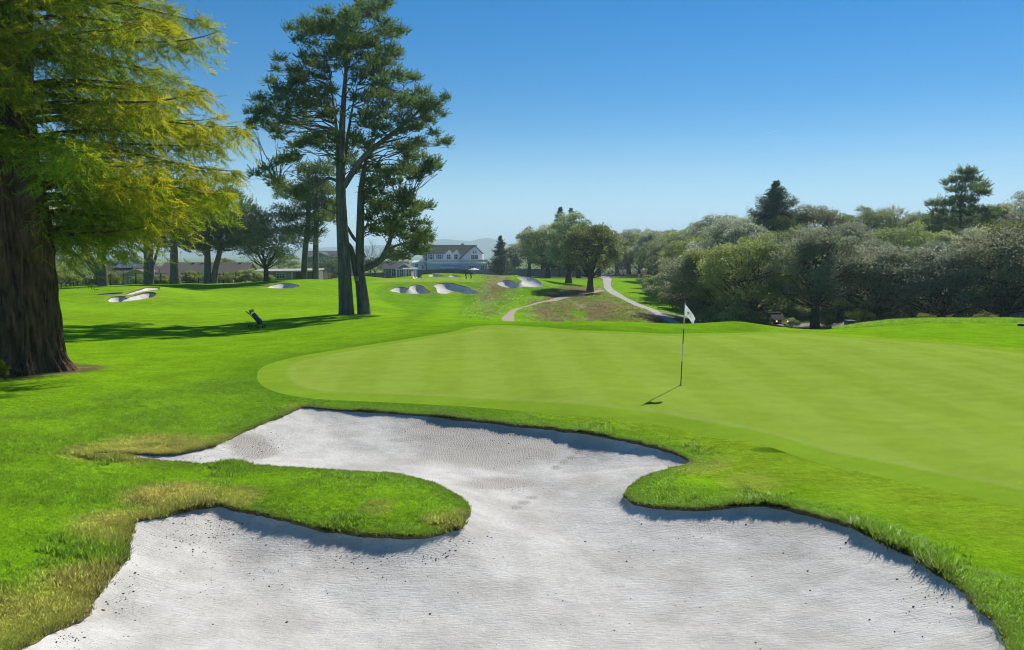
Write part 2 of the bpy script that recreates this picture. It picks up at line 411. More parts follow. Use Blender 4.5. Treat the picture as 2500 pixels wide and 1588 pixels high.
NATIVE = [(1112, 739), (1142, 760), (1190, 763), (1250, 767), (1400, 780), (1500, 784), (1620, 780), (1600, 745), (1545, 735), (1500, 705), (1440, 685), (1410, 672), (1290, 672), (1262, 697), (1205, 712)]
TEE = [(1492, 684), (1500, 700), (1560, 697), (1620, 693), (1628, 683), (1600, 677), (1520, 677)]

sd_near = outline(NEAR_SAND, 4, 4.0, 60)
sd_green = outline(NEAR_GREEN, 4, 5.0, 60, K)
P_FGREEN = outline(FAR_GREEN, 4, 60)
P_FAR = {k: outline(v, 3, 55) for k, v in FAR_SAND.items()}
P_CART = outline(CART_PATH, 3, 60); P_DIRT = outline(DIRT_PATH, 3, 55)
P_BANK = outline([(909, 710), (937, 699), (982, 692), (1080, 689), (1180, 691), (1215, 683), (1300, 690), (1330, 705), (1290, 722), (1200, 735), (1140, 750), (1120, 765), (1135, 780), (1100, 781), (1050, 771), (990, 756), (940, 736)], 3, 50)
P_NATIVE = outline(NATIVE, 3, 45, 420, K); P_TEE = outline(TEE, 3, 90)
_rd = np.array([(1600, 88), (1800, 86), (2050, 87), (2300, 90), (2700, 92), (2700, 97), (2300, 95.5), (2050, 93), (1800, 92.5), (1600, 94)], float)
P_ROAD = smooth_loop(np.stack([(_rd[:, 0] - CX) / F_PX * _rd[:, 1], _rd[:, 1]], -1), 3)

# height of the turf lip above the sand along the near bunker (photo pixel -> metres)
_LIP = [(120, 1550, .03), (250, 1430, .04), (334, 1280, .06), (430, 1255, .12), (540, 1236, .22), (700, 1272, .27), (900, 1308, .30), (1050, 1310, .30), (1140, 1262, .20), (1040, 1179, .12), (800, 1150, .12),
    (500, 1135, .08), (300, 1110, .10), (440, 1108, .12), (560, 1072, .06), (680, 1022, .06), (745, 997, .08), (900, 1005, .14), (1200, 1030, .28), (1500, 1071, .40), (1660, 1112, .28), (1640, 1145, .12), (1545, 1190, .16),
    (1560, 1232, .26), (1700, 1245, .28), (1900, 1238, .24), (2100, 1295, .23), (2300, 1400, .22), (2450, 1560, .22), (1250, 1900, .1)]
_lp = np.array(_LIP); _lxy = ground_hit(_lp[:, 0], _lp[:, 1], 4, 60)
def lip_h(x, y):
    d = (np.asarray(x)[..., None] - _lxy[:, 0]) ** 2 + (np.asarray(y)[..., None] - _lxy[:, 1]) ** 2 + 0.02
    w = d ** -2.0; return (w * _lp[:, 2]).sum(-1) / w.sum(-1)

def turf_z(x, y, sdn=None, sdg=None):
    """finished turf height: survey surface + small unevenness, calmer on the mown greens"""
    z = base_z(x, y)
    r = np.hypot(x, y)
    calm = np.ones_like(z)
    if sdg is not None: calm = 0.15 + 0.85 * sstep(0.0, 3.0, sdg)
    near = np.exp(-r / 30.0)
    z = z + calm * (0.09 * near * (fbm(x / 1.6, y / 1.6, 3) - 0.5) + 0.035 * near * (fbm(x / .45, y / .45, 9) - 0.5)
                    + 0.35 * (1 - near) * (fbm(x / 9, y / 9, 5) - 0.5) * sstep(35, 80, r))
    if sdn is not None:                                    # rolled-over turf lip round the near bunker
        z = z + 0.02 * np.exp(-(np.maximum(sdn, 0) / 0.25) ** 2) * sstep(-0.02, .02, sdn)
    return z

def gz(x, y):
    """turf height at single points (for standing things on it)"""
    x = np.atleast_1d(np.asarray(x, float)); y = np.atleast_1d(np.asarray(y, float))
    r = turf_z(x, y, poly_sd(x, y, sd_near), poly_sd(x, y, sd_green))
    return float(r[0]) if len(r) == 1 else r
def spot(px, Y):
    x = (px - CX) / F_PX * Y; return (x, Y, gz(x, Y))

# ------------------------------------------------------------------ ground grid, cut along the outlines
_a = np.concatenate([np.linspace(-62, -38, 40, endpoint=False), np.linspace(-38, 38, 350, endpoint=False), np.linspace(38, 62, 41)])
_r = np.concatenate([np.geomspace(1.2, 9.0, 60, endpoint=False), np.geomspace(9.0, 40, 420, endpoint=False), np.geomspace(40, 210, 300, endpoint=False), np.geomspace(210, 6000, 70)])
AA, RR = np.meshgrid(np.radians(_a), _r)
GX = (RR * np.sin(AA)).ravel(); GY = (OY + RR * np.cos(AA)).ravel()
nc = len(_a); nr = len(_r)
ii, jj = np.meshgrid(np.arange(nr - 1), np.arange(nc - 1), indexing='ij')
q0 = (ii * nc + jj).ravel(); q1 = q0 + 1; q2 = q0 + nc + 1; q3 = q0 + nc
TRI = np.concatenate([np.stack([q0, q1, q2], -1), np.stack([q0, q2, q3], -1)])[:, ::-1]

FIELDS = {'x': GX, 'y': GY}
def ragged(x, y, d): return d + np.where(np.abs(d) < 1, .13 * (fbm(x / .45, y / .45, 65) - .5) + .08 * (fbm(x / .15, y / .15, 66) - .5), 0)
FIELDS['near'] = ragged(GX, GY, poly_sd(GX, GY, sd_near))
FIELDS['green'] = poly_sd(GX, GY, sd_green)
FIELDS['fgreen'] = poly_sd(GX, GY, P_FGREEN)
FIELDS['cart'] = poly_sd(GX, GY, P_CART, 3); FIELDS['dirt'] = poly_sd(GX, GY, P_DIRT, 3); FIELDS['road'] = poly_sd(GX, GY, P_ROAD, 3)
FIELDS['bank'] = poly_sd(GX, GY, P_BANK, 6); FIELDS['native'] = poly_sd(GX, GY, P_NATIVE, 6); FIELDS['tee'] = poly_sd(GX, GY, P_TEE, 6)
for k_, p_ in P_FAR.items(): FIELDS[k_] = poly_sd(GX, GY, p_, 6)
FIELDS['far'] = np.min([FIELDS[k_] for k_ in P_FAR], 0)

def clip(F, T, key):
    """cut triangles along F[key]=0 -> (fields, inside, outside, seam segments)"""
    s = F[key]; ins = s[T] < 0; n = ins.sum(1)
    Tin = [T[n == 3]]; Tout = [T[n == 0]]
    mix = T[(n == 1) | (n == 2)]; mi = s[mix] < 0; c = mi.sum(1)
    odd = np.where(c == 1, mi.argmax(1), (~mi).argmax(1))            # the lone corner
    j = np.arange(len(mix)); A = mix[j, odd]; B = mix[j, (odd + 1) % 3]; C = mix[j, (odd + 2) % 3]
    N0 = len(s)
    def key_of(p, q): return np.minimum(p, q).astype(np.int64) * N0 + np.maximum(p, q)
    ke = np.concatenate([key_of(A, B), key_of(A, C)]); u, inv = np.unique(ke, return_inverse=True)
    lo = u // N0; hi = u % N0; t = s[lo] / (s[lo] - s[hi])
    G = {k: np.concatenate([f, f[lo] + (f[hi] - f[lo]) * t]) for k, f in F.items()}
    G[key][N0:] = 0
    P = N0 + inv[:len(A)]; Q = N0 + inv[len(A):]
    lone = np.stack([A, P, Q], -1); q_a = np.stack([P, B, C], -1); q_b = np.stack([P, C, Q], -1); o1 = c == 1
    Tin += [lone[o1], q_a[~o1], q_b[~o1]]; Tout += [lone[~o1], q_a[o1], q_b[o1]]
    seg = np.stack([P, Q], -1); seg[~o1] = seg[~o1][:, ::-1]
    return G, np.concatenate(Tin), np.concatenate(Tout), seg

def sub(F, T):
    u, inv = np.unique(T, return_inverse=True)
    return {k: f[u] for k, f in F.items()}, inv.reshape(T.shape)

def sand_near_z(x, y, d):
    L = lip_h(x, y)
    return (base_z(x, y) - 0.012 - L * (0.09 + 0.28 * (1 - np.exp(-d / 0.13))) - 0.30 * (1 - np.exp(-d / 3.0))
            + 0.05 * (fbm(x / .9, y / .9, 21) - 0.5) + 0.016 * (fbm(x / .22, y / .22, 22) - 0.5))
def sand_far_z(x, y, d):
    return base_z(x, y) - 0.08 - 0.75 * (1 - np.exp(-d / 0.55)) - 0.3 * (1 - np.exp(-d / 2.0)) + 0.1 * (fbm(x / 1.5, y / 1.5, 23) - .5)

def colour(F):
    """the turf's own colour: species, mowing height, drought"""
    x, y = F['x'], F['y']; n = len(x); r = np.hypot(x, y)
    def c(t): return np.array(t)[None]
    rough = c((.170, .345, .007)); fair = c((.215, .395, .012)); dark = c((.105, .235, .010)); dry = c((.52, .43, .11))
    brown = c((.19, .155, .06)); nat = c((.165, .195, .035)); tan = c((.28, .26, .14)); duff = c((.105, .075, .048)); apron = c((.225, .365, .018))
    def mixw(a, b, w): w = np.clip(w, 0, 1)[:, None]; return a * (1 - w) + b * w
    big = fbm(x / 7, y / 7, 31); mid = fbm(x / 2.2, y / 2.2, 32); sm = fbm(x / .6, y / .6, 33)
    col = mixw(rough, fair, 0.30 + 0.9 * (big - .5) + 0.8 * (mid - .5))
    # mown fairway beyond the tree
    fw = sstep(36, 48, y) * (1 - sstep(-6, 6, x + 6 + (y - 60) * -.02)) * (1 - sstep(98, 108, y))
    stripes = 0.5 + 0.5 * np.sin((x * .35 + y * .92) / 3.4)
    col = mixw(col, fair * (0.88 + 0.2 * stripes[:, None]), .75 * fw)
    # darker collar rough round the near green, paler apron towards the bunker
    g = F['green']; side = sstep(-2.5, 1.5, (y - 16) * .6 + (-x - 1))
    col = mixw(col, dark, .9 * np.exp(-np.maximum(g, 0) / 1.8) * side * (y > 14))
    ap = (1 - sstep(.9, 2.4, g)) * (1 - side) * sstep(.25, .7, F['near'] + .3 * (mid - .5))
    col = mixw(col, apron, np.where(g < 8, ap, 0))
    col = mixw(col, dark * 1.1, .7 * (1 - sstep(-.8, .8, F['bank'] + 1.2 * (mid - .5))))
    # the ravine bank: rough native grass, bare tan ground, green patches
    nv = 1 - sstep(-1.5, 1.5, F['native'] + 1.0 + 2.5 * (fbm(x / 4, y / 6, 35) - .5))
    bank = mixw(nat, brown, sstep(.46, .64, fbm(x / 2.5, y / 9, 36))); bank = mixw(bank, tan, .8 * sstep(.56, .68, fbm(x / 4, y / 12, 37))); bank = mixw(bank, fair * .7, sstep(.55, .66, fbm(x / 3.5, y / 11, 38)))
    col = mixw(col, bank, nv)
    # oak wood floor
    wood = sstep(54, 62, y) * sstep(-3, 3, x - (22 + (y - 60) * .12 - (y > 95) * (y - 95) * .1)) * (F['tee'] > 0)
    col = mixw(col, mixw(duff, c((.075, .11, .02)), sstep(.5, .62, fbm(x / 5, y / 5, 39))), wood)
    col = mixw(col, duff * 1.2, sstep(160, 200, r) * .6 * (F['tee'] > 1))
    # drought-bleached edges of the near bunker, left side
    e = F['near']; wd = np.exp(-np.maximum(e, 0) / .55)
    zone = np.zeros(n)
    for (px, py, rad, s_) in DRY:
        zone = np.maximum(zone, s_ * (1 - sstep(.45 * rad, rad, np.hypot(x - px, y - py))))
    col = mixw(col, mixw(dry, brown, .7 * sstep(.55, .75, sm)), zone * (.35 + .8 * mid) * (e < 5))
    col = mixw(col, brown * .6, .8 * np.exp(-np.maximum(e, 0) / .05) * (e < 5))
    fe = F['far']; col = mixw(col, dry * .8, .5 * np.exp(-np.maximum(fe, 0) / .5) * (mid > .45))
    col * (0.66 + 0.68 * fbm(x / .5, y / .5, 34, 4)[:, None])
    dv = np.hypot((x - DIVOT[0]) / .42, (y - DIVOT[1]) / .2) + .6 * (sm - .5); col = mixw(col, dark * .6, .8 * (1 - sstep(.6, 1.0, dv)))
    # needle litter at the foot of the redwood
    lit = np.hypot(x - LITTER[0], y - LITTER[1]) + 1.2 * (mid - .5)
    col = mixw(col, mixw(duff * 1.3, dry * .5, sstep(.5, .7, sm)), .9 * (1 - sstep(1.9, 2.9, lit)))
    return np.clip(col, 0, .8)
DIVOT = ground_hit(np.array([1882.]), np.array([1098.]), 4, 60)[0]
LITTER = ((12 - CX) / F_PX * 23.6, 23.6)
_dry = np.array([(430, 1215, 1.0, .95), (560, 1215, .7, .8), (310, 1290, .9, .8), (240, 1440, .9, .8), (90, 1530, 1.3, .9), (380, 1095, 1.5, .75), (250, 1105, .9, .7), (540, 1070, .5, .5),
    (1100, 1275, .5, .55), (1140, 1262, .35, .7), (920, 1235, .35, .45), (1720, 1140, .7, .35), (1830, 1180, .7, .3), (720, 995, .5, .3)])
_dxy = ground_hit(_dry[:, 0], _dry[:, 1], 4, 60)
DRY = [(a[0], a[1], d[2], d[3]) for a, d in zip(_dxy, _dry)]

# ------------------------------------------------------------------ ground materials
def turf_mat(name, sc_fine=55.0, sc_mid=6.0, amp=0.35, bump=0.6, bdist=0.03, spec=0.2, wide=0.16, mid=0.14):
    m, nt, out = new_mat(name)
    p = N(nt, 'ShaderNodeBsdfPrincipled', i_Roughness=0.9); p.inputs['Specular IOR Level'].default_value = 0.0
    at = N(nt, 'ShaderNodeAttribute', attribute_name='Col')
    tc = N(nt, 'ShaderNodeTexCoord')
    n1 = noise(nt, sc_fine, 3, 0.7, tc.outputs['Object']); n2 = noise(nt, sc_mid, 4, 0.6, tc.outputs['Object'])
    f1 = maprange(nt, n1.outputs[0], 0.25, 0.75, 1 - amp, 1 + amp); f2a = maprange(nt, n2.outputs[0], 0.3, 0.7, 1 - mid, 1 + mid)
    n3 = noise(nt, sc_mid * .13, 5, 0.65, tc.outputs['Object']); f2b = maprange(nt, n3.outputs[0], 0.35, 0.65, 1 - wide, 1 + wide)
    mm = N(nt, 'ShaderNodeMath', operation='MULTIPLY'); nt.links.new(f2a, mm.inputs[0]); nt.links.new(f2b, mm.inputs[1]); f2 = mm.outputs[0]
    mul = N(nt, 'ShaderNodeMath', operation='MULTIPLY'); nt.links.new(f1, mul.inputs[0]); nt.links.new(f2, mul.inputs[1])
    vs = N(nt, 'ShaderNodeVectorMath', operation='SCALE'); nt.links.new(at.outputs['Color'], vs.inputs[0]); nt.links.new(mul.outputs[0], vs.inputs['Scale'])
    nt.links.new(vs.outputs[0], p.inputs['Base Color'])
    add = N(nt, 'ShaderNodeMath', operation='MULTIPLY_ADD', i_1=3.0); nt.links.new(n2.outputs[0], add.inputs[0]); nt.links.new(n1.outputs[0], add.inputs[2])
    b = N(nt, 'ShaderNodeBump', i_Strength=bump, i_Distance=bdist); nt.links.new(add.outputs[0], b.inputs['Height']); nt.links.new(b.outputs[0], p.inputs['Normal'])
    nt.links.new(p.outputs[0], out.inputs[0])
    return m
M_TURF = turf_mat('turf')
M_GREEN = turf_mat('mown_green', 60.0, 2.2, 0.22, 0.2, 0.006, 0.15, 0.025, 0.06)

def sand_mat(name):
    m, nt, out = new_mat(name)
    p = N(nt, 'ShaderNodeBsdfPrincipled', i_Roughness=0.95); p.inputs['Specular IOR Level'].default_value = 0.1
    tc = N(nt, 'ShaderNodeTexCoord'); at = N(nt, 'ShaderNodeAttribute', attribute_name='rake')
    n1 = noise(nt, 90, 3, 0.7, tc.outputs['Object']); n2 = noise(nt, 14, 5, 0.65, tc.outputs['Object']); n3 = noise(nt, 0.9, 6, 0.68, tc.outputs['Object'])
    mp = N(nt, 'ShaderNodeMapping'); mp.inputs['Scale'].default_value = (1.2, 7.0, 1); mp.inputs['Rotation'].default_value = (0, 0, 0.12); nt.links.new(tc.outputs['Object'], mp.inputs[0])
    n4 = noise(nt, 5.0, 5, 0.7, mp.outputs[0])
    wv = N(nt, 'ShaderNodeTexWave', i_Scale=6.0, i_Distortion=14.0, i_Detail=5.0); wv.inputs['Detail Scale'].default_value = 0.7; nt.links.new(tc.outputs['Object'], wv.inputs[0])
    c = mixc(nt, maprange(nt, n3.outputs[0], .38, .62, 0, 1), (.545, .52, .465), (.745, .715, .66))
    c = mixc(nt, maprange(nt, n2.outputs[0], .35, .75, 0, .3), c, (.45, .42, .385))
    rk = N(nt, 'ShaderNodeMath', operation='MULTIPLY', i_1=0.75); nt.links.new(at.outputs['Fac'], rk.inputs[0])
    c = mixc(nt, rk.outputs[0], c, (.40, .36, .305))  # shading of the roughened sand mixed into its colour, with a browner tone
    nt.links.new(c, p.inputs['Base Color'])
    h1 = N(nt, 'ShaderNodeMath', operation='MULTIPLY_ADD', i_1=2.0); nt.links.new(n2.outputs[0], h1.inputs[0]); nt.links.new(n1.outputs[0], h1.inputs[2])
    h2 = N(nt, 'ShaderNodeMath', operation='MULTIPLY_ADD', i_1=2.4); nt.links.new(n4.outputs[0], h2.inputs[0]); nt.links.new(h1.outputs[0], h2.inputs[2])
    wm = N(nt, 'ShaderNodeMath', operation='MULTIPLY'); nt.links.new(wv.outputs['Fac'], wm.inputs[0]); nt.links.new(at.outputs['Fac'], wm.inputs[1])
    h3 = N(nt, 'ShaderNodeMath', operation='MULTIPLY_ADD', i_1=0.8); nt.links.new(wm.outputs[0], h3.inputs[0]); nt.links.new(h2.outputs[0], h3.inputs[2])
    b = N(nt, 'ShaderNodeBump', i_Strength=0.55, i_Distance=0.018); nt.links.new(h3.outputs[0], b.inputs['Height']); nt.links.new(b.outputs[0], p.inputs['Normal'])
    nt.links.new(p.outputs[0], out.inputs[0])
    return m
M_SAND = sand_mat('bunker_sand')
M_LIP = plain('lip_soil', (.13, .095, .06), .95, var=.5, scale=20, bump=.8)
M_PATH = plain('path_concrete', (.36, .34, .32), .85, var=.15, scale=3, bump=.2)
M_DIRT = plain('path_dirt', (.36, .30, .22), .95, var=.25, scale=4, bump=.4)
M_ASPH = plain('asphalt', (.16, .155, .15), .9, var=.2, scale=5, bump=.2)

# ------------------------------------------------------------------ cut the sheet and build the ground objects
def struct(name, V, T, mat, attrs=None):
    o = link(name, np_mesh(name, V, T, True, attrs), mat); o['kind'] = 'structure'; return o

Fd, T_s, T_rest, SEG = clip(FIELDS, TRI, 'near')
Fd, T_fs, T_rest, SEGF = clip(Fd, T_rest, 'far')
Fd, T_g, T_rest, _ = clip(Fd, T_rest, 'green')
Fd, T_fg, T_rest, _ = clip(Fd, T_rest, 'fgreen')
Fd, T_c, T_rest, _ = clip(Fd, T_rest, 'cart')
Fd, T_d, T_rest, _ = clip(Fd, T_rest, 'dirt')
Fd, T_r, T_rest, _ = clip(Fd, T_rest, 'road')

def tz(F): return turf_z(F['x'], F['y'], F['near'], np.minimum(F['green'], np.minimum(F['fgreen'], np.minimum(F['cart'], F['road']) * 2)))
F_, T_ = sub(Fd, T_rest)
struct('ground', np.stack([F_['x'], F_['y'], tz(F_)], -1), T_, M_TURF, {'Col': colour(F_)})

def green_colour(F, key):
    x, y = F['x'], F['y']; d = -F[key]
    a = np.array((.235, .345, .032))[None]; b = np.array((.29, .40, .055))[None]; collar = np.array((.215, .350, .024))[None]
    band = .5 + .5 * np.sin((x * .99 + y * .06) / .56 * math.pi * .5)
    w = np.clip(.45 + .3 * (fbm(x / 3, y / 3, 51) - .5) + .36 * (sstep(.3, .7, band) - .5), 0, 1)[:, None]
    c = a * (1 - w) + b * w
    k = (1 - sstep(.75, .85, d))[:, None]; c = c * (1 - .95 * k) + collar * .95 * k
    l = (np.exp(-((d - .95) / .1) ** 2))[:, None]; c = c * (1 - .4 * l) + np.array((.30, .38, .09))[None] * .4 * l
    return c * (.92 + .16 * fbm(x / .9, y / .35, 52, 4)[:, None])
F_, T_ = sub(Fd, T_g)
struct('putting_green', np.stack([F_['x'], F_['y'], tz(F_)], -1), T_, M_GREEN, {'Col': green_colour(F_, 'green')})
F_, T_ = sub(Fd, T_fg)
struct('putting_green', np.stack([F_['x'], F_['y'], tz(F_)], -1), T_, M_GREEN, {'Col': green_colour(F_, 'fgreen')})
F_, T_ = sub(Fd, T_c); struct('cart_path', np.stack([F_['x'], F_['y'], tz(F_)], -1), T_, M_PATH)
F_, T_ = sub(Fd, T_d); struct('dirt_path', np.stack([F_['x'], F_['y'], tz(F_)], -1), T_, M_DIRT)
F_, T_ = sub(Fd, T_r); struct('road', np.stack([F_['x'], F_['y'], tz(F_)], -1), T_, M_ASPH)

# rough / raked / trodden patches of the near bunker, their shading painted in (photo px centre, radii in px)
_rk = [(1130, 1060, 200, 42, .9), (1180, 1110, 190, 50, .8), (1260, 1080, 110, 40, .7), (1220, 1180, 110, 18, .9), (610, 1090, 75, 32, 1.0), (560, 1075, 40, 20, .8), (1720, 1290, 130, 16, .35), (480, 1290, 120, 40, .3), (300, 1480, 60, 80, .35), (1358, 1142, 14, 6, 1), (1376, 1130, 14, 6, 1), (1394, 1119, 14, 6, 1), (1412, 1106, 14, 6, 1), (1426, 1097, 12, 6, 1), (1258, 1240, 18, 6, 1), (1278, 1228, 16, 6, 1), (1298, 1216, 14, 5, 1), (980, 1075, 50, 8, .8), (850, 1060, 60, 10, .5), (1330, 1062, 50, 12, .6), (800, 1330, 160, 14, .3), (1900, 1360, 200, 10, .25), (1500, 1280, 60, 8, .35)]
def rake(x, y, z):
    """project back to the survey photo only to find roughened ground, whose grey shading goes into the colour"""
    dy = y * CP - (z - CAM_H) * SP; up = y * SP + (z - CAM_H) * CP
    px = CX + F_PX * x / np.maximum(dy, .1); py = CY - F_PX * up / np.maximum(dy, .1)
    w = np.zeros(len(x)); nz = fbm(x / .8, y / .8, 61) - .5
    for cx, cy, rx, ry, s_ in _rk:
        w = np.maximum(w, s_ * (1 - sstep(.6, 1.1, np.hypot((px - cx) / rx, (py - cy) / ry) + .9 * nz)))
    return w
F_, T_ = sub(Fd, T_s)
zs = sand_near_z(F_['x'], F_['y'], -F_['near'])
sb = struct('sand_bunker', np.stack([F_['x'], F_['y'], zs], -1), T_, M_SAND, {'rake': rake(F_['x'], F_['y'], zs)})
F_, T_ = sub(Fd, T_fs)
zs = sand_far_z(F_['x'], F_['y'], -F_['far'])
bid = np.argmin(np.stack([F_[k_] for k_ in P_FAR], -1), -1)[T_[:, 0]]
for i_, k_ in enumerate(P_FAR):
    t_ = T_[bid == i_]
    if len(t_) == 0: continue
    u_, inv_ = np.unique(t_, return_inverse=True)
    struct('sand_bunker', np.stack([F_['x'][u_], F_['y'][u_], zs[u_]], -1), inv_.reshape(t_.shape), M_SAND, {'rake': np.zeros(len(u_))})

def lip_wall(SEG, zfun, name, lo=0.02):
    u, inv = np.unique(SEG, return_inverse=True); s = inv.reshape(SEG.shape)
    F = {k: f[u] for k, f in Fd.items()}
    zt = tz(F); zb = zfun(F['x'], F['y'], np.zeros(len(u))) - lo
    V = np.concatenate([np.stack([F['x'], F['y'], zt], -1), np.stack([F['x'], F['y'], np.minimum(zb, zt - .005)], -1)]); n = len(u)
    return struct(name, V, np.stack([s[:, 0], s[:, 1], s[:, 1] + n, s[:, 0] + n], -1), M_LIP)
lip_wall(SEG, sand_near_z, 'bunker_lip'); lip_wall(SEGF, sand_far_z, 'bunker_lip')
# ------------------------------------------------------------------ vegetation
rng = np.random.default_rng(7)
def unit(v): return v / np.maximum(np.linalg.norm(v, axis=-1, keepdims=True), 1e-9)
def rand_unit(n, g=None): 
    g = g or rng; v = g.normal(size=(n, 3)); return unit(v)

def leaves(P, D, S, L, Wd, tint):
    """rhombic leaves: base P, direction D, sideways S, length L, width Wd -> V, F(quads), tint"""
    P = np.asarray(P); n = len(P); L = np.broadcast_to(np.asarray(L, float), (n,))[:, None]; Wd = np.broadcast_to(np.asarray(Wd, float), (n,))[:, None]
    m = P + D * L * .5
    V = np.stack([P, m + S * Wd * .5, P + D * L, m - S * Wd * .5], 1).reshape(-1, 3)
    F = np.arange(4 * n).reshape(n, 4)
    return V, F, np.repeat(tint, 4)

def tris(P, D, S, L, Wd, tint):
    """single-triangle needles / leaflets"""
    P = np.asarray(P); n = len(P); L = np.broadcast_to(np.asarray(L, float), (n,))[:, None]; Wd = np.broadcast_to(np.asarray(Wd, float), (n,))[:, None]
    V = np.stack([P + S * Wd * .5, P - S * Wd * .5, P + D * L], 1).reshape(-1, 3)
    return V, np.arange(3 * n).reshape(n, 3), np.repeat(tint, 3)

def cloth_leaf(name, parts, mat, parent, loc=None):
    V = np.concatenate([p[0] for p in parts]); T = np.concatenate([p[2] for p in parts]); F = []; k = 0
    for p in parts: F.append(p[1] + k); k += len(p[0])
    return link(name, np_mesh(name, V, F, False, {'tint': T}), mat, parent)

M_OAK = leaf_mat('oak_leaf', (.100, .135, .044), (.225, .265, .085), .42, ((.18, .27, .05), (.52, .60, .15)), .5, .24, .34)
M_OAKG = leaf_mat('oak_leaf_grey', (.100, .130, .072), (.310, .340, .205), .45, ((.22, .28, .13), (.62, .64, .40)), .5, .26, .34)
M_OAKY = leaf_mat('shrub_leaf', (.100, .145, .022), (.210, .240, .045), .4, ((.18, .26, .03), (.36, .42, .06)), .55, .25)
M_CYP = leaf_mat('cypress_leaf', (.034, .068, .028), (.100, .135, .040), .38, ((.10, .20, .05), (.26, .34, .07)), .6, .15)
M_CON = leaf_mat('conifer_leaf', (.035, .060, .028), (.085, .115, .050), .35, ((.06, .12, .03), (.14, .20, .06)), .6, .18)
M_RED = leaf_mat('redwood_leaf', (.10, .17, .012), (.32, .29, .016), .58, ((.20, .37, .014), (.70, .55, .02)), .6, .08)
M_OLIVE = leaf_mat('olive_leaf', (.13, .16, .09), (.25, .28, .17), .3, None, .55, .3)
M_BARK = bark_mat('bark_grey', (.055, .048, .042), (.21, .185, .165), 7.0, .14)
M_BARKO = bark_mat('bark_oak', (.028, .024, .02), (.10, .085, .07), 5.0, .3)
M_BARKR = bark_mat('bark_redwood', (.016, .009, .006), (.25, .145, .09), 6.5, .22, 1.0, .2)
M_TWIG = plain('twig', (.10, .085, .075), .9)

def curve_pts(a, b, sag=0.0, n=5, jit=0.0, g=None):
    a = np.asarray(a, float); b = np.asarray(b, float); t = np.linspace(0, 1, n)[:, None]
    p = a + (b - a) * t; p[:, 2] += sag * np.sin(np.pi * t[:, 0])
    if jit: p[1:-1] += (g or rng).normal(size=(n - 2, 3)) * jit
    return p

# ---------------------------------------------------------------- broad-leaved crowns
def oak(name, label, group, H=9.0, Rw=5.0, seed=1, nleaf=11000, mat=M_OAK, stem=1.6, trunk_r=.38, leaf=.24, forks=3, low=.22, pads=46, loc=(0, 0, 0), lean=(0, 0)):
    g = np.random.default_rng(seed)
    root = thing(name, label, 'tree', loc, 0, group)
    mb = MB()
    tops = []
    for k in range(forks):
        a = k * 2 * math.pi / forks + g.uniform(-.5, .5); rr = Rw * g.uniform(.25, .45)
        e = np.array([math.cos(a) * rr + lean[0], math.sin(a) * rr + lean[1], H * g.uniform(.5, .68)])
        p = np.array([[0, 0, -.4], [0, 0, stem * .5], [lean[0] * .2, lean[1] * .2, stem], [e[0] * .35, e[1] * .35, stem + (e[2] - stem) * .42], [e[0] * .75, e[1] * .75, stem + (e[2] - stem) * .8], e])
        p[1:, :2] += g.normal(size=(5, 2)) * .06 * Rw / 5
        if k: p[:2] = np.array([[0, 0, -.4], [0, 0, stem * .5]]) + g.normal(size=(2, 3)) * .02
        mb.tube(p, [trunk_r * 1.45, trunk_r, trunk_r * .8, trunk_r * .55, trunk_r * .35, trunk_r * .15], 8)
        tops.append(p)
    C = []; Rd = []
    for k in range(pads):
        u = rand_unit(1, g)[0]; u[2] = abs(u[2]) * 1.0 if g.random() < .72 else -abs(u[2]) * .5
        q = g.uniform(.62, .95)
        c = np.array([u[0] * Rw * q + lean[0], u[1] * Rw * q + lean[1], H * low + (H * (1 - low)) * (.42 + .55 * u[2] * q)])
        C.append(c); Rd.append(Rw * g.uniform(.15, .30) * (46 / pads) ** .2)
        src = tops[k % forks]; s0 = src[g.integers(2, 6)]
        if s0[2] > c[2] + .5: s0 = src[2]
        mb.tube(curve_pts(s0, c, -.25, 4, .12, g), [trunk_r * .22, trunk_r * .16, trunk_r * .1, .02], 5, False)
    mb.build('trunk', M_BARKO, root, True)
    C = np.array(C); Rd = np.array(Rd); pt = g.random(pads)
    w = Rd ** 2 / (Rd ** 2).sum(); idx = g.choice(pads, nleaf, p=w)
    d = rand_unit(nleaf, g); d[:, 2] = np.where(g.random(nleaf) < .75, np.abs(d[:, 2]), d[:, 2])
    rr = Rd[idx] * (g.random(nleaf) ** .4) * np.where(g.random(nleaf) < .08, 1.35, 1.0)
    P = C[idx] + d * rr[:, None] * np.array([1, 1, .72])
    D = unit(d * .6 + rand_unit(nleaf, g)); S = unit(np.cross(D, rand_unit(nleaf, g)))
    tint = np.clip(.68 * pt[idx] + .40 * g.random(nleaf) - .04, 0, 1)
    cloth_leaf('crown', [leaves(P, D, S, leaf * g.uniform(.6, 1.3, nleaf), leaf * .62 * g.uniform(.7, 1.2, nleaf), tint)], mat, root)
    return root

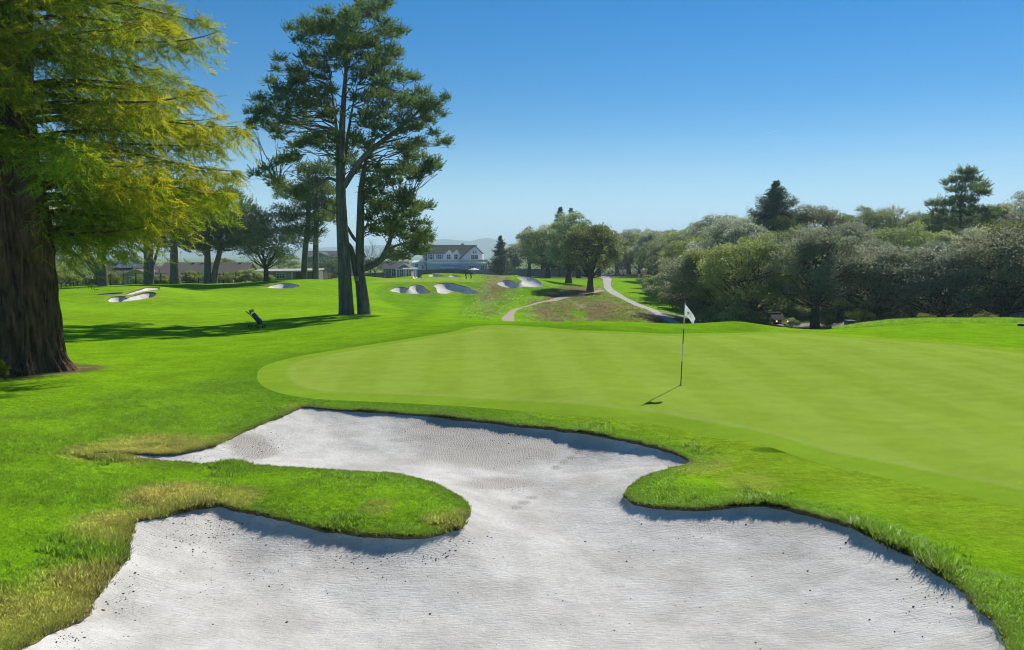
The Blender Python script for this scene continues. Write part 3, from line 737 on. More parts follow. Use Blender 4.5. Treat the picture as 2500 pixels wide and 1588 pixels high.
# ---------------------------------------------------------------- cypress sprays
def sprays(C, Rd, per, g, L=.62, up=.55, n=7, ratio=.55, tip=.22):
    """branchlets radiating from pads: each one a spine of small pointed scales"""
    k = len(C); idx = np.repeat(np.arange(k), per); m = len(idx)
    d = rand_unit(m, g); d[:, 2] = np.abs(d[:, 2]) * .9 - .25
    P0 = C[idx] + d * (Rd[idx] * g.random(m) ** .5)[:, None] * np.array([1.1, 1.1, .9])
    D = unit(d * .9 + np.array([0, 0, up]) + .35 * rand_unit(m, g)); Ls = L * g.uniform(.6, 1.25, m) * (.6 + .4 * Rd[idx] / Rd.mean())
    nrm = unit(np.cross(D, rand_unit(m, g))); out = []
    tn = np.clip(.4 * g.random(k)[idx] + .6 * g.random(m), 0, 1)
    for j in range(n):
        t = j / (n - 1); sgn = 1 if j % 2 else -1
        base = P0 + D * (Ls * t * .8)[:, None]
        if j == n - 1: dd = D; ll = Ls * tip * 1.7
        else: dd = unit(D + nrm * sgn * .85 + .2 * rand_unit(m, g)); ll = Ls * ratio * (1 - .5 * t)
        s = unit(np.cross(dd, np.cross(D, nrm) + 1e-3))
        out.append(leaves(base, dd, unit(np.cross(dd, rand_unit(m, g))), ll, ll * .30, tn))
    return out

def pads_tree(name, label, cat_group, loc, trunks, C, Rd, per, seed, mat=M_CYP, bark=M_BARK, L=.62, br=.07, limbs=(), loc_trunk=True, per_kw=None):
    """tree from explicit trunk paths [(pts, radii)] and foliage pads in local metres"""
    g = np.random.default_rng(seed)
    root = thing(name, label, 'tree', loc, 0, cat_group)
    mb = MB()
    anchors = []
    for pts, rad in list(trunks) + list(limbs):
        p = smooth_loop(np.asarray(pts, float), 4, False); p = np.vstack([p, pts[-1]])
        r_ = np.interp(np.linspace(0, 1, len(p)), np.linspace(0, 1, len(rad)), rad)
        mb.tube(p, list(r_), 12 if max(rad) > .2 else 7)
        anchors.append(p[len(p) // 4:])
    A = np.vstack(anchors)
    for c in C:
        dv = A - c; dz = np.maximum(0, dv[:, 2] + .5)
        cost = np.linalg.norm(dv * np.array([1, 1, 1.4]), axis=1) + dz * 3
        s0 = A[cost.argmin()]; ln = np.linalg.norm(c - s0)
        if ln > .4: mb.tube(curve_pts(s0, c, .12 * ln * g.uniform(-.6, 1), 5, .05 * ln, g), [br * (.5 + .1 * ln), br * .6, br * .45, br * .3, br * .15], 5, False)
        for _ in range(2):                                     # bare twigs
            e = c + rand_unit(1, g)[0] * np.array([1, 1, .5]) * g.uniform(.5, 1.1)
            mb.tube(curve_pts(s0 + (c - s0) * .6, e, 0, 3, .06, g), [br * .25, br * .15, br * .06], 4, False)
    mb.build('trunk', bark, root, True)
    cloth_leaf('crown', sprays(C, Rd, per, g, L=L, **(per_kw or {})), mat, root)
    return root

# ---------------------------------------------------------------- spire conifers
def conifer(name, label, group, loc, H=18.0, Rw=4.0, seed=1, mat=M_CON, z0=.12, levels=26, per=7, dens=1.0, power=.9, leaf=.42, droop=.25, upturn=.25, trunk_r=.3):
    g = np.random.default_rng(seed); root = thing(name, label, 'tree', loc, 0, group)
    mb = MB(); mb.tube([(0, 0, -.4), (0, 0, H * .3), (.05, 0, H * .7), (0, 0, H * .99)], [trunk_r * 1.3, trunk_r, trunk_r * .5, .03], 8)
    P = []; D = []; S = []; tn = []
    for li in range(levels):
        t = (li + g.uniform(0, .8)) / levels; z = H * (z0 + (1 - z0) * t); Lb = Rw * (1 - t) ** power * g.uniform(.75, 1.15) + .25
        for b in range(per):
            a = b * 2 * math.pi / per + li * 1.1 + g.uniform(-.5, .5); tb = max(0, t + g.uniform(-.6, .6) / levels * 2.0); tb = g.uniform(.5, .97) if tb > .985 else tb; zb = H * (z0 + (1 - z0) * tb); ll = (Rw * (1 - tb) ** power * min(1, .35 + 3.2 * (1 - tb)) + .10) * g.uniform(.45, 1.15)
            m = max(4, int(ll / .16 * dens)); s = np.linspace(.12, 1, m)
            o = np.array([math.cos(a), math.sin(a), 0])
            pts = o[None] * (ll * s)[:, None]; pts[:, 2] = zb + ll * (.10 * s - droop * s ** 2 + upturn * s ** 4)
            if ll > .8: mb.tube(pts[::max(1, m // 4)], list(np.linspace(.05, .012, len(pts[::max(1, m // 4)]))), 4, False)
            k = 6; pp = np.repeat(pts, k, 0) + g.normal(size=(m * k, 3)) * .13 * min(1.0, ll) * (1 + ll * .25)
            dd = unit(o[None] * g.uniform(.1, 1.0, (m * k, 1)) + np.cross(o, [0, 0, 1])[None] * g.uniform(-1, 1, (m * k, 1)) + np.array([0, 0, 1])[None] * g.uniform(-.55, .4, (m * k, 1)))
            P.append(pp); D.append(dd); S.append(unit(np.cross(dd, rand_unit(m * k, g)))); tn.append(np.clip(g.random() * .4 + .6 * g.random(m * k), 0, 1))
    P = np.vstack(P); D = np.vstack(D); S = np.vstack(S); tn = np.concatenate(tn)
    mb.build('trunk', M_BARK, root, True)
    cloth_leaf('crown', [leaves(P, D, S, leaf * g.uniform(.6, 1.2, len(P)), leaf * .26, tn)], mat, root)
    return root

# ================================================================= the great redwood at the left
def redwood_foot(x0, y0):
    for i, (a, d, h) in enumerate(((-1.05, 2.35, .5), (-1.5, 2.45, .32), (-1.9, 2.5, .4))):
        g = np.random.default_rng(400 + i); x = x0 + d * math.cos(a); y = y0 + d * math.sin(a)
        r = thing('redwood_sprout', ('yellowing sprout growing at the foot of the huge redwood', 'low green sprout beside the yellowing one under the redwood', 'green leafy sprout in the needle litter under the redwood')[i], 'plant', (x, y, gz(x, y)))
        mb = MB(); P = []
        for k in range(9):
            t = np.array([g.normal() * .12, g.normal() * .12, h * g.uniform(.6, 1.1)]); mb.tube([(0, 0, -.03), tuple(t * .5 + g.normal(size=3) * .02), tuple(t)], [.008, .006, .003], 4); P += [t * q for q in np.linspace(.3, 1, 10)]
        mb.build('stem', M_TWIG, r); P = np.array(P).repeat(7, 0); n = len(P); D = unit(rand_unit(n, g) + np.array([0, 0, .4])); S = unit(np.cross(D, rand_unit(n, g)))
        cloth_leaf('leaves', [leaves(P, D, S, .085, .03, np.clip(g.random(n) * .4 + (.6 if i == 0 else .1), 0, 1))], M_RED, r)
def redwood():
    g = np.random.default_rng(11)
    x0, y0, z0 = spot(12, 23.6)
    root = thing('redwood_tree', 'huge redwood with furrowed brown trunk and feathery yellow green sprays', 'tree', (x0, y0, z0))
    # trunk: ridged and flared
    nz, na = 110, 300
    zz = np.concatenate([np.linspace(-.5, 2.0, 46, endpoint=False), np.linspace(2.0, 26, nz - 46)])
    th = np.linspace(0, 2 * math.pi, na, endpoint=False); Z, TH = np.meshgrid(zz, th, indexing='ij')
    rad = np.interp(zz, [-.5, 0, .35, .9, 2, 4.2, 6, 12, 26], [2.05, 1.68, 1.48, 1.36, 1.29, 1.22, .98, .72, .1])[:, None]
    fl = np.exp(-np.maximum(Z, 0) / .7)
    rid = (np.abs(np.sin(TH * 13 + 4.2 * (vnoise(TH * 3, Z * .45, 3) * 2 - 1) + Z * .18)) ** .6 - .6) + .7 * (np.abs(np.sin(TH * 31 + 5 * vnoise(TH * 6, Z * .9, 8))) ** .6 - .6)
    fine = vnoise(TH * 22, Z * 1.2, 5) - .5; root_b = np.sin(TH * 5 + .7) * .5 + np.sin(TH * 8 + 2) * .3
    rr = rad + .10 * rid * (.35 + 1.3 * vnoise(TH * 4, Z * .5, 12)) * (.5 + rad / 2) + .10 * fine + fl * root_b * .30
    # burls
    for tb, zb, ab, wb in ((5.3, 1.6, .22, .5), (5.0, 3.0, .16, .6), (4.4, .9, .25, .5), (4.7, 2.4, .12, .35)):
        dth = np.angle(np.exp(1j * (TH - tb))); rr = rr + ab * np.exp(-((dth * 1.4 / wb) ** 2 + ((Z - zb) / (wb * 1.3)) ** 2))
    V = np.stack([rr * np.cos(TH), rr * np.sin(TH), Z], -1).reshape(-1, 3)
    i, j = np.meshgrid(np.arange(nz - 1), np.arange(na), indexing='ij')
    Fq = np.stack([i * na + j, i * na + (j + 1) % na, (i + 1) * na + (j + 1) % na, (i + 1) * na + j], -1).reshape(-1, 4)
    link('trunk', np_mesh('trunk', V, Fq, True), M_BARKR, root)
    mb = MB()
    mb.tube([(1.0, -.35, 3.2), (1.12, -.45, 5), (1.05, -.4, 8), (1.3, -.3, 13), (1.2, 0, 18)], [.42, .36, .3, .2, .05], 10)
    # branches -> branchlets -> flat sprays
    BP = []; BD = []; BN = []; BL = []; BT = []
    nb = 150
    for k in range(nb):
        t = k / nb; zb = 3.9 + 13.5 * t ** 1.15 + g.uniform(-.2, .2)
        vis = zb < 11.5
        a = g.uniform(-1.15, 1.15) if g.random() < .62 else g.uniform(0, 2 * math.pi)
        L = (6.4 + .5 * math.sin(k)) * (1 - .30 * t) * g.uniform(.72, 1.12)
        if abs(math.sin(a)) > .75 and math.sin(a) < 0: L *= .62
        L *= 1.0 - .22 * (zb < 4.8)
        if zb < 5.6 and math.sin(a) < -.25: a = -a                       # the camera side of the lower trunk is bare
        o = np.array([math.cos(a), math.sin(a), 0]); side = np.array([-o[1], o[0], 0])
        n = 18; s = np.linspace(0, 1, n); dr = g.uniform(.14, .34) * (1.0 if zb > 5.2 else .55)
        pts = o[None] * (.5 + L * s)[:, None] + side[None] * (.35 * np.sin(s * 3 + k) * s)[:, None]
        e0 = g.uniform(-.05, .42) if zb > 5 else g.uniform(.05, .3)
        pts[:, 2] = zb + L * (e0 * s - (dr + .8 * max(0, e0 - .1)) * s ** 2 + .12 * s ** 5)
        mb.tube(pts, list(np.interp(s, [0, .5, 1], [.10, .04, .008])), 6, False)
        dens = 1.0 if vis else .35
        m = int(L / .105 * dens); ss = g.uniform(.16, 1.0, m); q = np.stack([np.interp(ss, s, pts[:, c]) for c in range(3)], -1)
        sg = np.where(np.arange(m) % 2, 1, -1)[:, None]
        bd = unit(o[None] * g.uniform(.3, 1.0, (m, 1)) + side[None] * sg * g.uniform(.5, 1.2, (m, 1)) + np.array([[0, 0, 1]]) * g.uniform(-1.1, .55, (m, 1)))
        bl = g.uniform(.4, 1.4, m) * np.interp(ss, [.1, .5, 1], [1.15, 1.0, .55])
        tb = np.clip(.05 + .55 * ss + g.normal(size=m) * .2, 0, 1) * g.uniform(.5, 1.15)
        for f_ in range(7 if vis else 4):
            u = (f_ + .5) / 7 if vis else (f_ + .5) / 4
            p = q + bd * (bl * u)[:, None]; p[:, 2] -= .62 * bl * u ** 2
            sg2 = np.where((np.arange(m) + f_) % 2, 1, -1)[:, None]
            sd = unit(np.cross(bd, np.array([0, 0, 1.])))
            d2 = unit(bd * .75 + sd * sg2 * .8 + np.array([0, 0, -1.]) * g.uniform(-.1, .8, (m, 1)) + .5 * rand_unit(m, g))
            BP.append(p); BD.append(d2); BN.append(unit(np.array([0, 0, .6]) + 1.0 * rand_unit(m, g))); BL.append(g.uniform(.22, .46, m)); BT.append(np.clip(tb + g.normal(size=m) * .12, 0, 1))
    mb.build('branches', M_BARKR, root, True)
    P = np.vstack(BP); D = np.vstack(BD); Nn = np.vstack(BN); Ls = np.concatenate(BL); T = np.concatenate(BT); m = len(P)
    Sd = unit(np.cross(D, Nn)); out = []
    nl = 8
    for j in range(nl):
        t = (j + .5) / nl; sg = 1 if j % 2 else -1
        dd = unit(D * .75 + Sd * sg * .7 + .12 * rand_unit(m, g))
        out.append(tris(P + D * (Ls * t)[:, None], dd, unit(np.cross(dd, Nn + .4 * rand_unit(m, g))), Ls * (.42 - .2 * t), .030, np.clip(T + g.normal(size=m) * .06, 0, 1)))
    out.append(tris(P, D, Sd, Ls * 1.05, .022, T))
    cloth_leaf('crown', out, M_RED, root)
    redwood_foot(x0, y0)
    return root
redwood()

# ================================================================= the pair of tall cypresses
Z8 = lambda x, y: (600 + x / 3.188, y / 3.188)
Z2 = lambda x, y: (550 + x / 4.013, 450 + y / 4.013)
LEFT_PADS = [Z8(a, b) + (c / 3.188,) for a, b, c in [
 (880,60,90),(1000,60,70),(820,120,80),(950,140,100),(1080,150,80),(1120,180,50),(700,170,80),(600,210,70),(470,220,70),(400,210,34),(560,260,80),(680,250,80),(800,230,90),(500,310,60),(620,330,70),
 (850,300,80),(960,320,80),(1080,310,80),(1160,330,60),(1150,430,40),(1060,420,70),(920,400,90),(740,360,80),(820,430,80),(650,430,60),(520,420,50),(450,480,50),(560,500,60),(700,470,60),(900,510,80),(1020,530,80),
 (1100,570,50),(320,560,60),(270,590,40),(420,590,70),(540,590,70),(660,560,50),(880,600,70),(980,620,80),(1080,660,80),(1200,670,70),(1260,670,40),(360,650,50),(470,660,60),(600,680,60),(250,760,80),(170,780,50),
 (380,740,70),(520,760,70),(640,760,50),(900,740,70),(1020,760,80),(1140,770,80),(1240,790,70),(1350,780,60),(1440,790,70),(1540,790,40),(130,860,50),(220,860,60),(340,840,60),(460,860,70),(580,860,60),(900,860,70),
 (1010,880,70),(1120,880,70),(1240,880,70),(1360,890,70),(1440,880,50),(100,950,50),(190,960,60),(90,1020,50),(300,960,60),(420,950,60),(540,980,60),(660,940,50),(180,1040,40),(280,1040,40),(400,1060,60),(520,1070,60),
 (640,1040,50),(880,1000,60),(980,1010,50),(1300,960,60),(1400,970,40),(330,1130,50),(440,1140,50),(560,1120,50),(800,1080,50),(230,1260,50),(320,1290,50),(420,1240,60),(740,1240,60),(660,1240,40),(130,1380,50),(200,1420,50),
 (280,1470,60),(380,1480,60),(840,1320,50)]]
RIGHT_PADS = [Z8(a, b) + (c / 3.188,) for a, b, c in [
 (900,1120,60),(1080,1060,40),(1200,1060,50),(1300,1080,50),(1280,1150,50),(1380,1110,40),(1500,1120,40),(1420,1180,50),(1240,1220,50),(1340,1200,40),(1000,1300,60),(900,1340,60),(1100,1330,60),(1200,1320,60),(1320,1290,60),
 (1420,1290,50),(1000,1400,60),(1150,1420,60),(1280,1400,50),(1400,1380,50),(1060,1480,50),(1200,1490,50)]] + [Z2(a, b) + (c / 4.013,) for a, b, c in [
 (1420,130,70),(1560,140,80),(1700,130,70),(1820,150,60),(1500,250,80),(1650,250,90),(1780,260,90),(1900,250,60),(1980,240,40),(1450,350,80),(1580,360,90),(1720,350,90),(1850,340,70),(1480,420,70),(1600,450,80),(1750,440,80),
 (1880,430,60),(1980,460,40),(1620,530,70),(1780,530,70),(1900,520,60),(1980,510,40),(1850,620,70),(1780,680,70),(1900,660,60),(1720,720,50),(1930,700,40)]]
def local_pads(L, Y, origin, dspread, seed):
    g = np.random.default_rng(seed); a = np.array(L, float)
    xc = a[:, 0].mean()
    dy = g.normal(size=len(a)) * dspread * np.sqrt(np.maximum(.15, 1 - ((a[:, 0] - xc) / (np.ptp(a[:, 0]) * .55)) ** 2))
    x, y, z = ptY(a[:, 0], a[:, 1], Y + dy)
    return np.stack([x, y, z], -1) - np.asarray(origin)[None], a[:, 2] * (Y + dy) / F_PX * .95
def local_path(L, Y, origin, dy=0.0):
    a = np.array(L, float) * K; x, y, z = ptY(a[:, 0], a[:, 1], Y + np.asarray(dy))
    return np.stack([x, y, z], -1) - np.asarray(origin)[None]
YC = 55.0
oL = spot(815 * K, YC); oR = spot(857 * K, YC + .4)
def split_pads(P, r, seed):
    g = np.random.default_rng(seed); k = len(P)
    Q = np.repeat(P, 2, 0) + g.normal(size=(2 * k, 3)) * np.array([.35, .45, .38]); return Q, np.repeat(r, 2) * g.uniform(.5, 1.0, 2 * k)
pl, rl = split_pads(*local_pads(LEFT_PADS, YC, oL, 2.1, 21), 23)
pr, rr_ = split_pads(*local_pads(RIGHT_PADS, YC + .4, oR, 1.6, 22), 24)
tl = local_path([(815, 745), (814, 722), (810, 640), (806, 560), (801, 450), (803, 330), (811, 200), (822, 70)], YC, oL); tl[0, 2] = -.4
pads_tree('cypress_tree', 'tall cypress with straight single trunk, dark layered crown, taller of the leaning pair', None, oL,
    [(tl, [.62, .52, .44, .41, .35, .24, .15, .04])], pl, rl, 34, 31, limbs=[
    (local_path([(801, 440), (795, 380), (793, 320), (786, 260), (775, 170)], YC, oL, .5), [.2, .16, .1, .05]),
    (local_path([(808, 440), (830, 405), (860, 365), (915, 320), (960, 285), (1000, 245)], YC, oL, -.6), [.22, .2, .17, .12, .05]),
    (local_path([(806, 400), (815, 340), (826, 270), (840, 200)], YC, oL, .8), [.15, .12, .08, .03]),
    (local_path([(800, 430), (770, 420), (735, 445), (700, 450), (650, 430)], YC, oL, .3), [.12, .1, .06, .03])])
tr = local_path([(857, 745), (855, 722), (848, 660), (846, 600), (848, 500), (850, 440), (862, 370), (870, 330)], YC + .4, oR); tr[0, 2] = -.4
pads_tree('cypress_tree', 'forked cypress with low curved limb and small box on its trunk', None, oR,
    [(tr, [.54, .45, .37, .30, .26, .21, .11, .04])], pr, rr_, 34, 32, limbs=[
    (local_path([(852, 690), (843, 660), (833, 620), (826, 585), (818, 572)], YC + .4, oR), [.30, .27, .2, .15, .1]),
    (local_path([(854, 632), (872, 626), (895, 612), (910, 585), (925, 545), (950, 500)], YC + .4, oR, -.3), [.24, .22, .19, .14, .06]),
    (local_path([(848, 575), (832, 560), (820, 540), (812, 525)], YC + .4, oR), [.13, .12, .1, .08]),
    (local_path([(905, 590), (935, 577), (965, 572), (985, 560)], YC + .4, oR, -.4), [.1, .07, .03]),
    (local_path([(849, 545), (866, 530), (890, 525), (920, 510)], YC + .4, oR, .3), [.1, .08, .03])])
# small box fixed to the forked trunk
bx = ptY(871, 681, YC - .28); mb = MB(); mb.box(-.12, .12, -.09, .09, -.15, .15)
b_ = thing('nest_box', 'small weathered grey wooden box fixed on forked cypress trunk', 'box', [float(c) for c in bx])
mb.build('box', plain('grey_wood', (.20, .18, .165), .9, var=.25), b_, bevel=.008)
MB().box(-.15, .15, -.13, .13, .152, .175).build('lid', MATS['grey_wood'], b_)

# ================================================================= trees behind the pair
def blob_pads(px, py, rx, ry, n, Y, origin, seed, size=26, dspread=1.5):
    g = np.random.default_rng(seed); L = []
    while len(L) < n:
        a, b = g.uniform(-1, 1, 2)
        if a * a + b * b < 1: L.append((px + a * rx, py + b * ry, size * g.uniform(.7, 1.25)))
    return local_pads(L, Y, origin, dspread, seed)
Yp = 118.0
for (bx_, topx, seed, cx, cy, rx, ry, n, lab) in ((741, 752, 41, 735, 520, 62, 78, 40, 'leaning slender pine with dense dark crown behind the forked cypress'),
                                                 (770, 772, 42, 775, 480, 52, 90, 38, 'upright slender pine with dense dark crown behind the tall cypress')):
    o = spot(bx_, Yp); c, r = blob_pads(cx, cy, rx, ry, n, Yp, o, seed, 22, 2.2)
    t = np.array([ptY(bx_, 686, Yp), ptY(bx_ + (topx - bx_) * .4, 610, Yp), ptY(topx, 540, Yp), ptY(topx, 420, Yp)]).astype(float) - np.array(o); t[0, 2] = -.5
    pads_tree('pine_tree', lab, None, o, [(t, [.5, .42, .35, .05])], c, r, 46, seed, M_CYP, M_BARK, L=.95)
# ================================================================= cypress row at the left boundary
def row_cypress(px, Y, lab, seed, crown, trunks, limbs=(), n=34, size=24):
    o = spot(px, Y); P = []; Rr = []
    for (cx, cy, rx, ry, k) in crown:
        c, r = blob_pads(cx, cy, rx, ry, k, Y, o, seed + len(P), size, 2.0); c[:, 2] = c[:, 2]; P.append(c); Rr.append(r)
    f = lambda L: np.array([[float(v) for v in ptY(a, b, Y)] for a, b in L]) - np.array(o)
    tt = []
    for L, rad in trunks:
        q = f(L); q[0] = (q[0][0], q[0][1], -.5); tt.append((q, rad))
    pads_tree('cypress_tree', lab, None, o, tt, np.vstack(P), np.concatenate(Rr), 40, seed, limbs=[(f(L), rad) for L, rad in limbs], L=1.0, br=.1)
row_cypress(251, 112, 'pale trunked cypress with long low limbs reaching towards the redwood', 51,
    [(215, 560, 60, 30, 14), (270, 555, 60, 36, 16), (250, 500, 60, 40, 14)], [([(251, 702), (250, 660), (247, 610), (245, 540)], [.78, .62, .5, .2])],
    [([(240, 675), (215, 640), (180, 618), (150, 600)], [.36, .3, .2, .08]), ([(243, 665), (225, 630), (195, 600), (175, 570)], [.3, .22, .14, .06]), ([(252, 640), (258, 600), (262, 560)], [.28, .2, .08])])
row_cypress(362, 114, 'multi stemmed cypress standing before the solar panelled house', 52,
    [(330, 560, 60, 40, 18), (390, 540, 50, 46, 18), (350, 490, 60, 36, 12)], [([(360, 698), (359, 650), (357, 600), (350, 540)], [.55, .45, .36, .1]), ([(367, 698), (369, 650), (368, 610), (374, 550)], [.45, .36, .3, .1])],
    [([(366, 665), (378, 635), (384, 612), (390, 580)], [.25, .2, .14, .05]), ([(356, 620), (330, 598), (300, 585)], [.2, .14, .05])])
row_cypress(429, 114, 'cypress with one thick dark straight trunk before the brown roof', 53,
    [(420, 560, 52, 48, 26), (440, 520, 50, 40, 16)], [([(429, 698), (427, 670), (425, 620), (424, 520)], [.95, .62, .52, .2])])
row_cypress(514, 114, 'broad flat topped cypress with forked trunk and dark fan branches', 54,
    [(540, 505, 60, 30, 20), (580, 545, 60, 36, 28), (505, 545, 66, 40, 30), (560, 590, 70, 26, 20), (600, 575, 48, 30, 14), (470, 590, 50, 26, 12)],
    [([(508, 698), (507, 650), (506, 600), (505, 540)], [.62, .48, .38, .1]), ([(520, 698), (528, 650), (537, 610), (540, 550)], [.55, .42, .34, .1])],
    [([(537, 615), (560, 585), (590, 565), (620, 550)], [.25, .18, .12, .04]), ([(506, 620), (490, 600), (470, 585)], [.2, .14, .05])])

# ================================================================= oaks and conifers in the middle
oak('oak_tree', 'small dark oak with forked trunk before the low flat roofed house', None, 8.0, 5.6, 61, 9000, M_OAK, 1.7, .32, .26, 3, .30, loc=spot(651, 112))
oak('oak_tree', 'spreading oak with two crooked stems beside the cart path', None, 11.6, 5.2, 62, 20000, M_OAK, 2.2, .50, .27, 2, .14, pads=70, loc=spot(1441, 130))
oak('oak_tree', 'broad dark oak with leaning trunk between bunker and cart path', None, 14.0, 6.4, 63, 22000, M_OAK, 2.6, .55, .29, 2, .10, pads=76, loc=spot(1388, 155), lean=(1.2, 0))
oak('oak_tree', 'airy pale oak rising above the weathered fence', None, 13.5, 5.2, 64, 9000, M_OAKG, 3.4, .45, .33, 3, .22, pads=34, loc=spot(1292, 212))
oak('oak_tree', 'round crowned oak standing behind the parked golf carts', None, 13.0, 6.6, 65, 12000, M_OAK, 3.0, .5, .34, 3, .12, loc=spot(1505, 262))
oak('oak_tree', 'yellowish oak filling the gap behind the tee', None, 11.0, 6.5, 66, 12000, M_OAKY, 1.4, .45, .34, 3, .05, loc=spot(1560, 248))
conifer('conifer_tree', 'dark narrow conifer at the corner of the white clubhouse', None, spot(1222, 214), 11.2, 3.9, 71, leaf=.5, levels=22)
conifer('conifer_tree', 'pointed conifer rising above the middle oaks, one of twin tops', 'twin conifers above the middle oaks', spot(1367, 222), 19.5, 4.2, 72, leaf=.55, levels=26, power=.7)
conifer('conifer_tree', 'pointed conifer rising above the middle oaks, one of twin tops', 'twin conifers above the middle oaks', spot(1393, 226), 19.3, 4.2, 73, leaf=.55, levels=26, power=.7)
# ================================================================= the oak wood on the right
WOOD = 'oaks of the wood beyond the green'
protoA = oak('oak_tree', 'grey green live oak in the dense wood beyond the green', WOOD, 10.0, 5.4, 81, 26000, M_OAKG, 2.2, .42, .21, 3, .10, pads=80, loc=spot(1992, 76))
protoB = oak('oak_tree', 'olive green live oak in the dense wood beyond the green', WOOD + ', olive', 10.0, 5.4, 82, 26000, M_OAK, 2.0, .40, .21, 3, .08, pads=80, loc=spot(1840, 80))
protoC = oak('oak_tree', 'silvery live oak with low crown beside the grassy bank', 'silvery oaks along the grassy bank', 8.6, 5.8, 83, 26000, M_OAKG, 1.5, .40, .21, 4, .04, pads=84, loc=spot(2150, 78))
PR = {'A': (protoA, None, WOOD), 'B': (protoB, None, WOOD + ', olive'), 'C': (protoC, None, 'silvery oaks along the grassy bank')}
wg = np.random.default_rng(5)
for (k, px, Y, s) in [('B', 1765, 90, .95), ('A', 1700, 92, .9), ('C', 2300, 75, 1.0), ('C', 2455, 72, 1.03), ('C', 2605, 72, 1.1), ('B', 2075, 88, .95),
                      ('A', 1800, 108, 1.2), ('B', 1930, 110, 1.25), ('A', 2070, 110, 1.2), ('B', 2220, 106, 1.12), ('A', 2370, 102, 1.08), ('B', 2520, 100, 1.2),
                      ('B', 1700, 124, 1.0), ('A', 1655, 138, 1.0), ('B', 1610, 178, 1.0), ('A', 1760, 138, 1.35), ('B', 1860, 142, 1.4), ('A', 1990, 144, 1.3), ('B', 2110, 142, 1.15), ('A', 2230, 140, 1.0), ('B', 2330, 138, .95), ('A', 2440, 134, 1.05), ('A', 2570, 134, 1.3),
                      ('B', 1665, 200, 1.35), ('A', 1730, 205, 1.5), ('A', 1600, 232, 1.35), ('B', 1640, 250, 1.5)]:
    p, lab, grp = PR[k]
    dup(p, spot(px, Y), wg.uniform(0, 6.28), (s * wg.uniform(.95, 1.05), s * wg.uniform(.95, 1.05), s * wg.uniform(.93, 1.07)), lab, grp)
for (k, px, Y, s, lab) in [('B', 1338, 186, 1.22, 'leafy oak between the leaning oak and the airy pale oak'), ('B', 1412, 198, 1.25, 'oak crown between the two crooked path side oaks'), ('A', 1325, 236, 1.45, 'grey green oak below the twin conifer tops'), ('A', 1255, 240, .95, 'small grey green oak behind the weathered fence'),
                           ('B', 1462, 236, 1.3, 'olive oak shading the parked golf carts'), ('A', 1535, 270, 1.55, 'grey oak behind the yellowish oak of the tee'), ('B', 1585, 262, 1.5, 'olive oak closing the view behind the tee'), ('A', 1350, 250, 1.6, 'tall grey oak crown just under the twin conifers')]:
    p, _, _ = PR[k]; o_ = dup(p, spot(px, Y), wg.uniform(0, 6.28), s, lab); del o_['group']
FRONT = {(1765, 90): 'olive oak at the foot of the cart path', (1700, 92): 'grey oak where the cart path enters the wood', (2075, 88): 'olive oak directly behind the blue grey bin'}
for o_ in [o for o in COL.objects if o.get('group') in (WOOD, WOOD + ', olive')]:
    for (px, Y), lab in FRONT.items():
        if abs(o_.location.y - Y) < .01 and abs(o_.location.x - (px - CX) / F_PX * Y) < .01: o_['label'] = lab; del o_['group']
protoA['label'] = 'thick trunked grey oak beside the sunlit road gap'; protoB['label'] = 'olive oak overhanging the car on the road'
for p_ in (protoA, protoB): del p_['group']
# bushes at the foot of the wood
bush = oak('oak_shrub', 'low dark shrub crowding the foot of the oak wood', 'shrubs under the oak wood', 3.0, 2.4, 91, 5200, M_OAK, .3, .08, .19, 4, .0, pads=26, loc=spot(1650, 104)); bush['category'] = 'shrub'
for px, Y, s in [(1615, 112, 1.1), (1600, 128, 1.0), (1635, 122, 1.3), (1680, 100, 1.15), (1715, 90, 1.05), (1755, 80, .9), (1800, 78, .95), (1842, 76, .75), (1625, 142, 1.25), (1580, 152, .9), (1660, 118, 1.5), (1720, 104, 1.5), (1930, 98, .8), (2050, 98, 1.0), (2130, 97, 1.0), (2230, 96, 1.1), (2330, 94, 1.1), (2440, 92, 1.1), (2540, 90, 1.1),
                 (1780, 97.5, 1.1), (2290, 84, .7), (2420, 83, .7), (1862, 83, .45), (1935, 82, .4), (2030, 80, .5), (2110, 82, .7)]:
    dup(bush, spot(px, Y), wg.uniform(0, 6.28), s)
ys = oak('oak_shrub', 'sunlit yellow green shrub standing out at the edge of the wood', None, 5.2, 2.6, 92, 6000, M_OAKY, .5, .1, .22, 4, .05, pads=30, loc=spot(1655, 128)); ys['category'] = 'shrub'
tawny = oak('oak_shrub', 'tawny brown shrub at the foot of the wood above the cart path', None, 2.6, 2.0, 93, 4000, leaf_mat('tawny_leaf', (.10, .075, .04), (.20, .15, .09), .2), .3, .07, .18, 4, .0, pads=22, loc=spot(1668, 100)); tawny['category'] = 'shrub'
